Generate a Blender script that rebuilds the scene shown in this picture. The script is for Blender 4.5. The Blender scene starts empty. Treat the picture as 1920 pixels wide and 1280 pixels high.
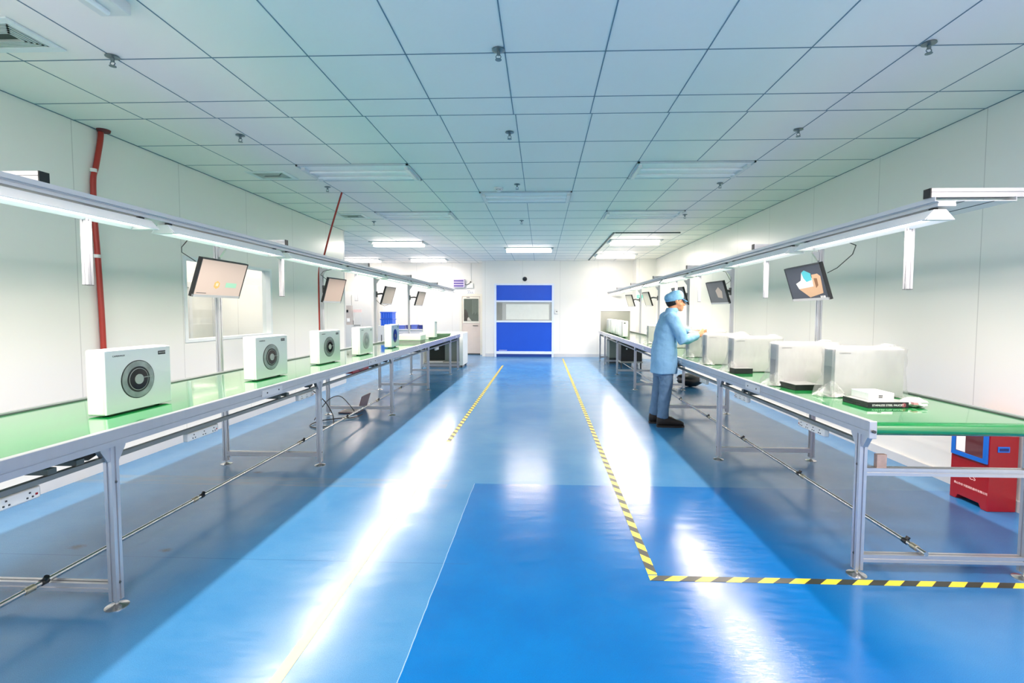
import bpy, math, random
from mathutils import Vector, Matrix, Euler
random.seed(7)
PI = math.pi
scene = bpy.context.scene
COL = scene.collection

# ------------------------------------------------------------------ camera
cam_d = bpy.data.cameras.new('camera')
cam = bpy.data.objects.new('camera', cam_d)
COL.objects.link(cam)
cam_d.sensor_width = 36.0
cam_d.lens = 897.42 / 1920 * 36
cam_d.shift_x = -0.01111
cam_d.shift_y = -0.00579
cam_d.clip_start = 0.05
cam_d.clip_end = 100
cam.matrix_world = (Matrix.Translation((0, 0, 1.40)) @ Matrix.Rotation(0.03702, 4, 'Z')
                    @ Matrix.Rotation(PI / 2 - 0.05046, 4, 'X') @ Matrix.Rotation(0.00275, 4, 'Z'))
scene.camera = cam

# ------------------------------------------------------------------ world, exposure
scene.view_settings.view_transform = 'Standard'
scene.view_settings.look = 'None'
scene.view_settings.exposure = 0.54
scene.view_settings.gamma = 1.0
scene.view_settings.use_curve_mapping = False
world = bpy.data.worlds.new('world')
scene.world = world
world.use_nodes = True
world.node_tree.nodes['Background'].inputs[0].default_value = (0.9, 0.95, 1.0, 1)
world.node_tree.nodes['Background'].inputs[1].default_value = 0.4
scene.cycles.max_bounces = 10
scene.cycles.diffuse_bounces = 6
scene.cycles.glossy_bounces = 4
scene.cycles.transparent_max_bounces = 12
scene.cycles.sample_clamp_indirect = 6
scene.cycles.caustics_reflective = False
scene.cycles.caustics_refractive = False

RAIL_W = 23.0       # watts of one bench tube lamp
LIT_W = 42.0        # watts of one lit ceiling panel
BACK_W = 76.0       # watts of one added fill light around the viewer
LAMP_COL = (1.0, 0.865, 0.785)

# ------------------------------------------------------------------ helpers
def tag(o, label=None, cat=None, group=None, kind=None):
    if label: o['label'] = label
    if cat: o['category'] = cat
    if group: o['group'] = group
    if kind: o['kind'] = kind
    return o

def thing(name, label, cat, loc=(0, 0, 0), group=None, rot=None):
    o = bpy.data.objects.new(name, None)
    COL.objects.link(o)
    o.empty_display_size = 0.1
    o.location = loc
    if rot: o.rotation_euler = rot
    return tag(o, label, cat, group)

class MB:
    def __init__(self): self.v = []; self.f = []; self.m = []; self.M = None
    def _p(self, pts):
        n = len(self.v)
        if self.M is not None: pts = [tuple(self.M @ Vector(p)) for p in pts]
        self.v += [tuple(p) for p in pts]
        return n
    def face(self, pts, mi=0):
        n = self._p(pts); self.f.append(tuple(range(n, n + len(pts)))); self.m.append(mi); return self
    def box(self, x0, x1, y0, y1, z0, z1, mi=0):
        n = self._p([(x0,y0,z0),(x1,y0,z0),(x1,y1,z0),(x0,y1,z0),(x0,y0,z1),(x1,y0,z1),(x1,y1,z1),(x0,y1,z1)])
        for q in ((0,3,2,1),(4,5,6,7),(0,1,5,4),(1,2,6,5),(2,3,7,6),(3,0,4,7)):
            self.f.append(tuple(n + i for i in q)); self.m.append(mi)
        return self
    def cbox(self, c, s, mi=0):
        return self.box(c[0]-s[0]/2,c[0]+s[0]/2,c[1]-s[1]/2,c[1]+s[1]/2,c[2]-s[2]/2,c[2]+s[2]/2,mi)
    def prism(self, prof, axis, a, b, mi=0):
        # prof: ccw 2D list in the plane of the two other axes
        def P(u, v, w): return {'x': (w,u,v), 'y': (u,w,v), 'z': (u,v,w)}[axis]
        k = len(prof)
        n = self._p([P(u,v,a) for u,v in prof] + [P(u,v,b) for u,v in prof])
        self.f.append(tuple(n+i for i in range(k))); self.m.append(mi)
        self.f.append(tuple(n+k+i for i in reversed(range(k)))); self.m.append(mi)
        for i in range(k):
            j = (i+1) % k
            self.f.append((n+i, n+k+i, n+k+j, n+j)); self.m.append(mi)
        return self
    def loft(self, rings, mi=0, cap=True):
        k = len(rings[0]); n = None
        for r in rings:
            i = self._p(r)
            if n is None: n = i
        for a in range(len(rings)-1):
            for i in range(k):
                j = (i+1) % k
                self.f.append((n+a*k+i, n+a*k+j, n+(a+1)*k+j, n+(a+1)*k+i)); self.m.append(mi)
        if cap:
            self.f.append(tuple(n+i for i in reversed(range(k)))); self.m.append(mi)
            e = n+(len(rings)-1)*k
            self.f.append(tuple(e+i for i in range(k))); self.m.append(mi)
        return self
    def cyl(self, p0, p1, r, seg=12, mi=0, r1=None):
        return self.tube([p0, p1], [r, r if r1 is None else r1], seg, mi)
    def tube(self, path, r, seg=8, mi=0, flat=1.0, up=None):
        P = [Vector(p) for p in path]
        R = r if isinstance(r, (list, tuple)) else [r]*len(P)
        rings = []; nrm = None
        for i, p in enumerate(P):
            t = (P[min(i+1,len(P)-1)] - P[max(i-1,0)])
            t = t.normalized() if t.length > 1e-9 else Vector((0,0,1))
            if nrm is None:
                nrm = Vector(up) if up else (Vector((0,0,1)) if abs(t.z) < .9 else Vector((1,0,0)))
            nrm = (nrm - t*nrm.dot(t))
            nrm = nrm.normalized() if nrm.length > 1e-6 else t.orthogonal().normalized()
            b = t.cross(nrm)
            rings.append([tuple(p + nrm*math.cos(a)*R[i]*flat + b*math.sin(a)*R[i]) for a in [2*PI*q/seg for q in range(seg)]])
        return self.loft(rings, mi)
    def lathe(self, prof, c=(0,0,0), seg=24, mi=0, axis='z'):
        # prof list of (r, h)
        rings = []
        for r, h in prof:
            ring = []
            for q in range(seg):
                a = 2*PI*q/seg; u, v = r*math.cos(a), r*math.sin(a)
                p = {'z': (u,v,h), 'x': (h,u,v), 'y': (v,h,u)}[axis]
                ring.append((c[0]+p[0], c[1]+p[1], c[2]+p[2]))
            rings.append(ring)
        return self.loft(rings, mi)
    def ell(self, c, r, seg=14, rin=9, mi=0):
        rings = []
        for i in range(rin+1):
            a = -PI/2 + PI*(i if 0 < i < rin else (0.02 if i == 0 else rin-.02))/rin
            rings.append([(c[0]+r[0]*math.cos(a)*math.cos(b), c[1]+r[1]*math.cos(a)*math.sin(b), c[2]+r[2]*math.sin(a)) for b in [2*PI*q/seg for q in range(seg)]])
        return self.loft(rings, mi)
    def build(self, name, mats, parent=None, local=False, bevel=0, seg=2, smooth=None, remesh=0, smoothit=0):
        me = bpy.data.meshes.new(name)
        off = Vector((0,0,0))
        if parent is not None and not local:
            q = parent
            while q is not None: off += q.location; q = q.parent
        me.from_pydata([tuple(Vector(p)-off) for p in self.v], [], self.f)
        if not isinstance(mats, (list, tuple)): mats = [mats]
        for m in mats: me.materials.append(m)
        for p, mi in zip(me.polygons, self.m): p.material_index = mi
        me.update()
        import bmesh
        bm = bmesh.new(); bm.from_mesh(me); bmesh.ops.recalc_face_normals(bm, faces=bm.faces); bm.to_mesh(me); bm.free()
        o = bpy.data.objects.new(name, me)
        COL.objects.link(o)
        if parent is not None: o.parent = parent
        if remesh:
            mo = o.modifiers.new('remesh', 'REMESH'); mo.mode = 'VOXEL'; mo.voxel_size = remesh; mo.use_smooth_shade = True
            if smoothit:
                ms = o.modifiers.new('smooth', 'SMOOTH'); ms.factor = .5; ms.iterations = smoothit
        if bevel:
            b = o.modifiers.new('bevel', 'BEVEL'); b.width = bevel; b.segments = seg; b.limit_method = 'ANGLE'; b.angle_limit = math.radians(40)
        if smooth is not None:
            for p in me.polygons: p.use_smooth = True
            if smooth > 0: me.set_sharp_from_angle(angle=math.radians(smooth))
        return o

def copy_tree(o, parent=None):
    c = o.copy(); COL.objects.link(c)
    if parent is not None: c.parent = parent
    for ch in list(o.children): copy_tree(ch, c)
    return c

# ------------------------------------------------------------------ materials
def srgb(h):
    h = h.lstrip('#'); c = [int(h[i:i+2],16)/255 for i in (0,2,4)]
    return tuple(x/12.92 if x <= .04045 else ((x+.055)/1.055)**2.4 for x in c)
MATS = {}
def mat(name, col, rough=.5, metal=0., spec=.5, var=.06, scale=8., bump=0., bscale=60., emit=None, estr=0., alpha=1., coat=0., trans=0., stretch=None):
    if name in MATS: return MATS[name]
    m = bpy.data.materials.new(name); m.use_nodes = True
    nt = m.node_tree; N = nt.nodes; L = nt.links
    b = N['Principled BSDF']
    c = srgb(col) if isinstance(col, str) else col
    b.inputs['Roughness'].default_value = rough
    b.inputs['Metallic'].default_value = metal
    b.inputs['Specular IOR Level'].default_value = spec
    b.inputs['Coat Weight'].default_value = coat
    b.inputs['Alpha'].default_value = alpha
    b.inputs['Transmission Weight'].default_value = trans
    tc = N.new('ShaderNodeTexCoord'); nz = N.new('ShaderNodeTexNoise')
    nz.inputs['Scale'].default_value = scale; nz.inputs['Detail'].default_value = 4
    if stretch:
        mp = N.new('ShaderNodeMapping'); mp.inputs['Scale'].default_value = stretch
        L.new(tc.outputs['Object'], mp.inputs['Vector']); L.new(mp.outputs['Vector'], nz.inputs['Vector'])
    else: L.new(tc.outputs['Object'], nz.inputs['Vector'])
    mx = N.new('ShaderNodeMix'); mx.data_type = 'RGBA'
    mx.inputs['A'].default_value = (*[x*(1-var) for x in c], 1); mx.inputs['B'].default_value = (*[min(1,x*(1+var)) for x in c], 1)
    L.new(nz.outputs['Fac'], mx.inputs['Factor']); L.new(mx.outputs['Result'], b.inputs['Base Color'])
    if bump:
        n2 = N.new('ShaderNodeTexNoise'); n2.inputs['Scale'].default_value = bscale; n2.inputs['Detail'].default_value = 3
        L.new(tc.outputs['Object'], n2.inputs['Vector'])
        bp = N.new('ShaderNodeBump'); bp.inputs['Strength'].default_value = bump; bp.inputs['Distance'].default_value = .01
        L.new(n2.outputs['Fac'], bp.inputs['Height']); L.new(bp.outputs['Normal'], b.inputs['Normal'])
    if emit is not None:
        b.inputs['Emission Color'].default_value = (*(srgb(emit) if isinstance(emit,str) else emit), 1)
        b.inputs['Emission Strength'].default_value = estr
    MATS[name] = m
    return m

alu = mat('brushed_aluminium', '#c2c4c9', .32, .8, .5, .05, 30, stretch=(1,1,.1))
alu_dark = mat('slot_aluminium', '#55605f', .5, .6)
steel = mat('polished_steel', '#c4c6c6', .22, .9)
white_metal = mat('white_painted_metal', '#c6c8ca', .35, 0, .5, .02)
refl_m = mat('white_lamp_reflector', '#f4f2f2', .3, 0, .5, .02)
belt_m = mat('green_conveyor_belt', '#0a7a38', .10, 0, .8, .08, 5, coat=1.)
_b = belt_m.node_tree.nodes['Principled BSDF']
_b.inputs['IOR'].default_value = 1.5; _b.inputs['Coat IOR'].default_value = 1.65; _b.inputs['Coat Roughness'].default_value = .05
black = mat('black_plastic', '#14181a', .4, 0, .5, .1)
dark = mat('dark_grey_plastic', '#3a4042', .45, 0, .5, .1)
grey = mat('grey_plastic', '#9da09c', .5)
white_pl = mat('white_plastic', '#dcddd9', .35, 0, .5, .02)
ivory = mat('ivory_plastic', '#eceee6', .4)
red_p = mat('red_paint', '#930b17', .35, 0, .5, .1, 40, .05, 200)
red_c = mat('red_conduit', '#a02d22', .45, 0, .5, .15)
blue_p = mat('blue_trim_paint', '#1467c8', .4)
paper = mat('white_paper', '#f4f4f2', .7)
lettering = mat('white_lettering', '#ffd9d6', .6)
inkw = mat('white_ink', '#f2f2f0', .6)
ink = mat('dark_ink', '#4a504e', .6)

def tri(nt, a, b, op):
    n = nt.nodes.new('ShaderNodeMath'); n.operation = op
    for i, x in enumerate((a, b)):
        if x is None: continue
        if isinstance(x, (int, float)): n.inputs[i].default_value = x
        else: nt.links.new(x, n.inputs[i])
    return n.outputs[0]

def floor_material():
    m = bpy.data.materials.new('blue_epoxy_floor'); m.use_nodes = True
    nt = m.node_tree; N = nt.nodes; L = nt.links; b = N['Principled BSDF']
    g = N.new('ShaderNodeNewGeometry'); sp = N.new('ShaderNodeSeparateXYZ'); L.new(g.outputs['Position'], sp.inputs[0])
    X, Y = sp.outputs[0], sp.outputs[1]
    def noise(scale, sc=(1,1,1), detail=5, rough=.55):
        mp = N.new('ShaderNodeMapping'); mp.inputs['Scale'].default_value = sc; L.new(g.outputs['Position'], mp.inputs['Vector'])
        n = N.new('ShaderNodeTexNoise'); n.inputs['Scale'].default_value = scale; n.inputs['Detail'].default_value = detail; n.inputs['Roughness'].default_value = rough
        L.new(mp.outputs['Vector'], n.inputs['Vector']); return n.outputs['Fac']
    def mix(f, a, c):
        n = N.new('ShaderNodeMix'); n.data_type = 'RGBA'
        if isinstance(f, (int,float)): n.inputs['Factor'].default_value = f
        else: L.new(f, n.inputs['Factor'])
        for k, x in (('A', a), ('B', c)):
            if isinstance(x, tuple): n.inputs[k].default_value = (*x, 1)
            else: L.new(x, n.inputs[k])
        return n.outputs['Result']
    def ramp(f, lo, hi):
        n = N.new('ShaderNodeMapRange'); n.inputs['From Min'].default_value = lo; n.inputs['From Max'].default_value = hi
        L.new(f, n.inputs['Value']); return n.outputs['Result']
    old = mix(ramp(noise(1.3), .35, .7), srgb('#3374a6'), srgb('#4a83ae'))
    old = mix(tri(nt, ramp(noise(60, detail=2), .5, .8), .25, 'MULTIPLY'), old, srgb('#2f6f9f'))
    new = mix(ramp(noise(2.), .35, .7), srgb('#005ca0'), srgb('#0066ab'))
    grain = ramp(noise(320, detail=1), .35, .65)
    # newer paint: X > -.55, Y < 3.80
    edge = tri(nt, noise(5), .012, 'MULTIPLY')
    mx_ = tri(nt, tri(nt, X, edge, 'ADD'), -.53, 'GREATER_THAN')
    my_ = tri(nt, tri(nt, Y, edge, 'ADD'), 3.82, 'LESS_THAN')
    patch = tri(nt, mx_, my_, 'MULTIPLY')
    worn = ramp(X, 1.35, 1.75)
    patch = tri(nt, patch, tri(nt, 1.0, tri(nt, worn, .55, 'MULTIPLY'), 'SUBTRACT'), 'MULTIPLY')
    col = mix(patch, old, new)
    # worn scuffs and a filled joint
    def band(c, y, w):
        d = tri(nt, tri(nt, c, y, 'SUBTRACT'), 0, 'ABSOLUTE'); return tri(nt, d, w, 'LESS_THAN')
    seam = tri(nt, band(Y, 2.575, .0025), tri(nt, X, -.4, 'LESS_THAN'), 'MULTIPLY')
    col = mix(tri(nt, seam, .5, 'MULTIPLY'), col, srgb('#1d4f78'))
    pe = tri(nt, band(tri(nt, X, edge, 'ADD'), -.53, .002), my_, 'MULTIPLY')
    col = mix(tri(nt, pe, .45, 'MULTIPLY'), col, srgb('#bcd8ee'))
    rep = tri(nt, tri(nt, band(Y, 3.79, .10), tri(nt, X, -.75, 'LESS_THAN'), 'MULTIPLY'), ramp(noise(3,(1,6,1)), .3, .7), 'MULTIPLY')
    col = mix(tri(nt, rep, .55, 'MULTIPLY'), col, srgb('#6f7f86'))
    for sx_, sy_, r_ in ((-2.19, 2.655, .045), (-2.74, 2.67, .06), (-2.45, 4.0, .05)):
        dx = tri(nt, tri(nt, X, sx_, 'SUBTRACT'), .6, 'MULTIPLY'); dy = tri(nt, Y, sy_, 'SUBTRACT')
        dd = tri(nt, tri(nt, tri(nt, dx, dx, 'MULTIPLY'), tri(nt, dy, dy, 'MULTIPLY'), 'ADD'), .5, 'POWER')
        sm = ramp(tri(nt, dd, tri(nt, noise(40, detail=3), r_*.9, 'MULTIPLY'), 'ADD'), r_*1.1, r_*.6)
        col = mix(tri(nt, sm, .6, 'MULTIPLY'), col, srgb('#333a30'))
    scr = ramp(noise(5, (.6, 14, 1), 8, .7), .66, .78)
    scr = tri(nt, scr, ramp(noise(1.1), .5, .7), 'MULTIPLY')
    col = mix(tri(nt, scr, .25, 'MULTIPLY'), col, srgb('#a9cdea'))
    hs = N.new('ShaderNodeHueSaturation'); L.new(col, hs.inputs['Color']); L.new(tri(nt, tri(nt, grain, .22, 'MULTIPLY'), .89, 'ADD'), hs.inputs['Value'])
    L.new(hs.outputs['Color'], b.inputs['Base Color'])
    rg = ramp(noise(6, (1, 5, 1), 6, .65), .2, .8)
    rn = N.new('ShaderNodeMapRange'); rn.inputs['To Min'].default_value = .15; rn.inputs['To Max'].default_value = .28; L.new(rg, rn.inputs['Value'])
    L.new(tri(nt, rn.outputs['Result'], tri(nt, patch, .03, 'MULTIPLY'), 'SUBTRACT'), b.inputs['Roughness'])
    b.inputs['Specular IOR Level'].default_value = .46
    h = tri(nt, tri(nt, noise(2.2, (1, 3, 1), 3), .6, 'MULTIPLY'), tri(nt, noise(110, detail=1), .035, 'MULTIPLY'), 'ADD')
    wipe = tri(nt, ramp(noise(20, (1.2, 6, 1), 6, .72), .48, .75), ramp(noise(1.6), .45, .62), 'MULTIPLY')
    h = tri(nt, h, tri(nt, wipe, tri(nt, tri(nt, patch, .05, 'MULTIPLY'), .004, 'ADD'), 'MULTIPLY'), 'ADD')
    bp = N.new('ShaderNodeBump'); bp.inputs['Strength'].default_value = .15; bp.inputs['Distance'].default_value = .02
    L.new(h, bp.inputs['Height']); L.new(bp.outputs['Normal'], b.inputs['Normal'])
    return m

def panel_wall(name, axis, pitch, offset, col='#e4e4df', rough=.3, seam=.0035):
    m = bpy.data.materials.new(name); m.use_nodes = True
    nt = m.node_tree; N = nt.nodes; L = nt.links; b = N['Principled BSDF']
    g = N.new('ShaderNodeNewGeometry'); sp = N.new('ShaderNodeSeparateXYZ'); L.new(g.outputs['Position'], sp.inputs[0])
    u = tri(nt, tri(nt, sp.outputs[axis], offset, 'ADD'), pitch, 'FLOORED_MODULO')
    d = tri(nt, tri(nt, u, pitch/2, 'SUBTRACT'), 0, 'ABSOLUTE')
    line = tri(nt, d, seam, 'LESS_THAN')
    mx = N.new('ShaderNodeMix'); mx.data_type = 'RGBA'
    c = srgb(col); mx.inputs['A'].default_value = (*c, 1); mx.inputs['B'].default_value = (*[x*.72 for x in c], 1)
    L.new(line, mx.inputs['Factor']); L.new(mx.outputs['Result'], b.inputs['Base Color'])
    n = N.new('ShaderNodeTexNoise'); n.inputs['Scale'].default_value = 1.5; n.inputs['Detail'].default_value = 3
    L.new(g.outputs['Position'], n.inputs['Vector'])
    bp = N.new('ShaderNodeBump'); bp.inputs['Strength'].default_value = .06; bp.inputs['Distance'].default_value = .03
    L.new(n.outputs['Fac'], bp.inputs['Height']); L.new(bp.outputs['Normal'], b.inputs['Normal'])
    b.inputs['Roughness'].default_value = rough
    b.inputs['Specular IOR Level'].default_value = .45
    return m

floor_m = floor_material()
wallL_m = panel_wall('white_panel_wall', 1, 1.15, 0.2)
wallX_m = panel_wall('white_panel_end_wall', 0, 1.15, 0.0)
ceil_m = mat('pale_ceiling_tile', '#f3eee6', .6, 0, .3, .03, .9, .03, 300)
grid_m = mat('ceiling_joint', '#6a828e', .6)

# ------------------------------------------------------------------ the setting
XL, XR, YB, YBL, ZC = -3.818, 3.365, 14.75, 15.40, 2.947
XFL, YF = -7.2, -4.0
YW = 9.15            # the left wall ends here and the room widens
def struct(o): o['kind'] = 'structure'; return o
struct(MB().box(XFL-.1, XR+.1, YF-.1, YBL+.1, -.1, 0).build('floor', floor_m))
struct(MB().box(XFL-.1, XR+.1, YF-.1, YBL+.1, ZC, ZC+.1).build('ceiling', ceil_m))
struct(MB().box(XR, XR+.1, YF, YB, 0, ZC).build('wall_right', wallL_m))
# left wall with a window opening
WY0, WY1, WZ0, WZ1 = 4.99, 6.66, 1.05, 1.985
w = MB().box(XL-.1, XL, YF, WY0, 0, ZC).box(XL-.1, XL, WY1, YW, 0, ZC).box(XL-.1, XL, WY0, WY1, 0, WZ0).box(XL-.1, XL, WY0, WY1, WZ1, ZC)
struct(w.build('wall_left', wallL_m))
struct(MB().box(-1.72, XR+.1, YB, YB+.1, 0, ZC).box(-1.82, -1.72, YB, YBL, 0, ZC).build('wall_back', wallX_m))
struct(MB().box(XFL, -1.82, YBL, YBL+.1, 0, ZC).build('wall_back_left', wallX_m))
struct(MB().box(XFL-.1, XFL, YF, YBL, 0, ZC).build('wall_far_left', wallL_m))
struct(MB().box(XFL, XR+.1, YF-.1, YF, 0, ZC).build('wall_front', wallX_m))
struct(MB().box(2.79, XR, YB-.5, YB, 0, ZC).build('wall_column', wallX_m))
struct(MB().box(XL-.1, XL+.0, YW, YW+.06, 0, ZC).build('trim_1', white_metal))
# partition closing the room behind the window from the open bay
struct(MB().box(XFL, XL-.1, 8.0, 8.1, 0, ZC).build('wall_partition', wallX_m))
struct(MB().box(XR-.02, XR, 2, YB-.5, 0, .08).build('baseboard_right', white_metal))
struct(MB().box(XL, XL+.02, 1, YW, 0, .08).build('baseboard_left', white_metal))
struct(MB().box(.40, 2.79, YB-.02, YB, 0, .10).box(-1.72, -1.45, YB-.02, YB, 0, .10).build('baseboard_back', white_metal))

# ceiling joints
X0 = -.224
ys = [2.942-.6*k for k in range(1, 8)][::-1] + [2.942, 3.542, 3.842] + [4.459+.6*k for k in range(0, 19)]
g = MB()
for i in range(-12, 7):
    x = X0 + .6*i
    if XFL < x < XR:
        g.box(x-.0035, x+.0035, -1.5, 3.842, ZC-.002, ZC+.01)
        g.box(x+.012, x+.019, 3.842, YB if x > -1.7 else YBL, ZC-.002, ZC+.01)
for y in ys:
    if y < YBL-.1: g.box(XFL if y > YW else XL, XR if y < YB else -1.8, y-.004, y+.004, ZC-.002, ZC+.01)
g.box(XL, XL+.008, YF, YW, ZC-.004, ZC+.01).box(XR-.008, XR, YF, YB, ZC-.004, ZC+.01)
struct(g.build('trim_2', grid_m))
# dark frame of the lowered ceiling bay at the far right
g = MB().box(1.44, 2.70, 9.50, 9.53, ZC-.02, ZC+.01).box(1.40, 1.43, 9.50, 14.5, ZC-.02, ZC+.01)
struct(g.build('trim_3', mat('dark_ceiling_trim', '#4d5a57', .6)))

# window 1 in the left wall, with the bright room beyond
win = thing('window_1', None, None, (XL, (WY0+WY1)/2, WZ0)); struct(win)
f = MB()
for a in ((WY0+.002, WY0+.04, WZ0+.002, WZ1-.002), (WY1-.04, WY1-.002, WZ0+.002, WZ1-.002), (WY0+.04, WY1-.04, WZ0+.002, WZ0+.035), (WY0+.04, WY1-.04, WZ1-.035, WZ1-.002)):
    f.box(XL-.11, XL+.012, *a)
f.build('window_frame', mat('white_window_frame', '#e3e8ea', .4), win)
glass = bpy.data.materials.new('window_glass'); glass.use_nodes = True
nt = glass.node_tree; nt.nodes.clear()
o_ = nt.nodes.new('ShaderNodeOutputMaterial'); mx = nt.nodes.new('ShaderNodeMixShader'); tr = nt.nodes.new('ShaderNodeBsdfTransparent'); gl = nt.nodes.new('ShaderNodeBsdfGlossy'); lw = nt.nodes.new('ShaderNodeLayerWeight')
gl.inputs['Roughness'].default_value = .03; lw.inputs['Blend'].default_value = .12; tr.inputs[0].default_value = (.95, .98, .97, 1)
_mm = nt.nodes.new('ShaderNodeMath'); _mm.operation = 'MULTIPLY'; _mm.inputs[1].default_value = .5; nt.links.new(lw.outputs['Facing'], _mm.inputs[0]); nt.links.new(_mm.outputs[0], mx.inputs[0]); nt.links.new(tr.outputs[0], mx.inputs[1]); nt.links.new(gl.outputs[0], mx.inputs[2]); nt.links.new(mx.outputs[0], o_.inputs[0])
MB().box(XL-.06, XL-.054, WY0+.02, WY1-.02, WZ0+.02, WZ1-.02).build('window_pane', glass, win)
XB = -5.6
struct(MB().box(XB-.1, XB, YF, 8.0, 0, ZC).build('wall_beyond', wallL_m))
win2 = thing('window_2', None, None, (XB, 7.2, .95)); struct(win2)
f = MB()
for a in ((6.15, 6.27, .85, 1.85), (7.95, 8.0, .85, 1.85), (6.27, 7.95, .85, .95), (6.27, 7.95, 1.77, 1.85), (6.62, 6.66, .95, 1.77), (7.4, 7.46, .95, 1.77)):
    f.box(XB, XB+.03, *a)
f.build('window_frame', white_metal, win2)
MB().box(XB, XB+.012, 6.27, 7.95, .95, 1.77).build('window_pane', mat('grey_pane', '#cfd0cc', .2), win2)

# shutter door in the back wall
D = thing('door_1', None, None, (-.53, YB, 0)); struct(D)
DX0, DX1, DZ = -1.378, .325, 2.20
frm = mat('pale_door_frame', '#dbe6f6', .35)
MB().box(DX0-.06, DX0, YB-.06, YB, 0, DZ+.05).box(DX1, DX1+.06, YB-.06, YB, 0, DZ+.05).box(DX0, DX1, YB-.06, YB, DZ, DZ+.05).build('door_frame', frm, D)
blue_curt = mat('blue_shutter_curtain', '#0a4fc8', .45, 0, .4, .06, 3)
MB().box(DX0, DX1, YB-.035, YB-.02, 1.735, DZ).build('curtain', blue_curt, D)
MB().box(DX0, DX1, YB-.035, YB-.02, .17, 1.06).build('curtain', blue_curt, D)
MB().box(DX0, DX1, YB-.035, YB-.02, 0, .085).build('bottom_seal', mat('dark_blue_seal', '#0a3a8c', .6), D)
for z0, z1 in ((1.68, 1.735), (1.06, 1.115), (.085, .17)):
    MB().box(DX0, DX1, YB-.055, YB-.015, z0, z1).build('stiffener_bar', frm, D, bevel=.006)
# the vision strip shows the pale room beyond
v = MB().box(DX0, DX1, YB-.022, YB-.012, 1.115, 1.68, 0)
v.box(-1.08, .24, YB-.026, YB-.020, 1.15, 1.62, 1)
v.box(-1.36, -1.20, YB-.026, YB-.020, 1.13, 1.66, 2)
vp = v.build('vision_strip', [mat('grey_vision_strip', '#b2b4ae', .25), mat('pale_view', '#dfe2d8', .3), mat('dim_view', '#8d8f88', .3)], D)
lt = MB()
for i in range(9): lt.box(-1.30+.028*i, -1.30+.028*i+.02, YB-.038, YB-.034, .19, .205)
lt.build('lettering', inkw, D)

# beige side door
D2 = thing('door_2', None, None, (-2.25, YBL, 0)); struct(D2)
beige = mat('beige_door', '#d8cbc0', .5); beige2 = mat('cream_door_frame', '#e6e3d4', .5)
MB().box(-2.62, -2.55, YBL-.05, YBL, 0, 1.955).box(-1.96, -1.89, YBL-.05, YBL, 0, 1.955).box(-2.55, -1.96, YBL-.05, YBL, 1.88, 1.955).build('door_frame', beige2, D2)
MB().box(-2.55, -1.96, YBL-.035, YBL-.005, .04, 1.88).build('door_leaf', beige, D2)
MB().box(-2.525, -1.985, YBL-.045, YBL-.03, 1.02, 1.86).build('glazing_frame', beige2, D2)
dg = MB().box(-2.49, -2.015, YBL-.05, YBL-.044, 1.08, 1.80, 0)
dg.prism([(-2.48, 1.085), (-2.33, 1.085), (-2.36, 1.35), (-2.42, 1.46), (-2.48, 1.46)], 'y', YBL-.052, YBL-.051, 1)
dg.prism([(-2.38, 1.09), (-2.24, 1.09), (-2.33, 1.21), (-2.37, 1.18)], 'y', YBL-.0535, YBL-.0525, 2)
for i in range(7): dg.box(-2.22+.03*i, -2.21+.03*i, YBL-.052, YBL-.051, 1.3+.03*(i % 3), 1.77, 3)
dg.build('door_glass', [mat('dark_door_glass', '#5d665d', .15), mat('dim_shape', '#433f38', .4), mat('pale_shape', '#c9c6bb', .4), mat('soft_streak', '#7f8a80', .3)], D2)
MB().box(-2.2, -2.03, YBL-.05, YBL-.036, .93, .945).build('push_handle', dark, D2)
MB().box(-2.40, -2.30, YBL-.055, YBL-.049, 1.835, 1.85).build('door_closer', dark, D2)
MB().box(-2.55, -1.96, YBL-.04, YBL-.004, 0, .04).build('door_sill', dark, D2)

# ------------------------------------------------------------------ lamps
def area(name, loc, sx, sy, watts, parent=None, rot=(0,0,0), col=LAMP_COL, spread=PI):
    d = bpy.data.lights.new(name, 'AREA'); d.shape = 'RECTANGLE'; d.size = sx; d.size_y = sy; d.energy = watts; d.color = col; d.spread = spread
    o = bpy.data.objects.new(name, d); COL.objects.link(o)
    o.rotation_euler = rot
    if parent is not None:
        o.parent = parent; o.location = Vector(loc) - parent.location
    else: o.location = loc
    return o
tube_m = mat('glowing_tube', '#ffffff', .3, emit=LAMP_COL, estr=2.5)
lit_m = mat('glowing_panel', '#ffffff', .3, emit=LAMP_COL, estr=1.3)

def rail_lamp(x, y0, zt, label, L=1.27, on=True):
    t = thing('tube_lamp', label, 'lamp', (x, y0 + L/2, zt), 'tube lamps under the bench lighting frames')
    y1 = y0 + L
    # trough reflector: open below
    r = MB()
    prof = [(-.03, 0), (-.075, -.05), (-.073, -.053), (-.026, -.006), (.026, -.006), (.073, -.053), (.075, -.05), (.03, 0)]
    r.prism([(x+u, zt+v) for u, v in prof], 'y', y0, y1)
    r.build('reflector', refl_m, t)
    MB().cyl((x, y0+.05, zt-.034), (x, y1-.05, zt-.034), .013, 10).build('tube', tube_m, t, smooth=40)
    for ya, yb in ((y0-.004, y0+.03), (y1-.03, y1+.004)):
        MB().prism([(x-.028, zt), (x-.07, zt-.054), (x+.07, zt-.054), (x+.028, zt)], 'y', ya, yb).build('end_cap', white_pl, t, bevel=.003)
    for yc in (y0+.045, y1-.045): MB().box(x-.012, x+.012, yc-.015, yc+.015, zt, zt+.0135).build('clip', black, t)
    area('lamp_glow', (x, y0+L/2, zt-.050), .05, L-.10, RAIL_W, t, spread=math.radians(170))
    return t
ORD = ['nearest', 'second', 'third', 'fourth', 'fifth', 'sixth', 'seventh', 'eighth', 'ninth']
XLL, XRL, ZRAIL = -2.32, 2.03, 1.925
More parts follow.
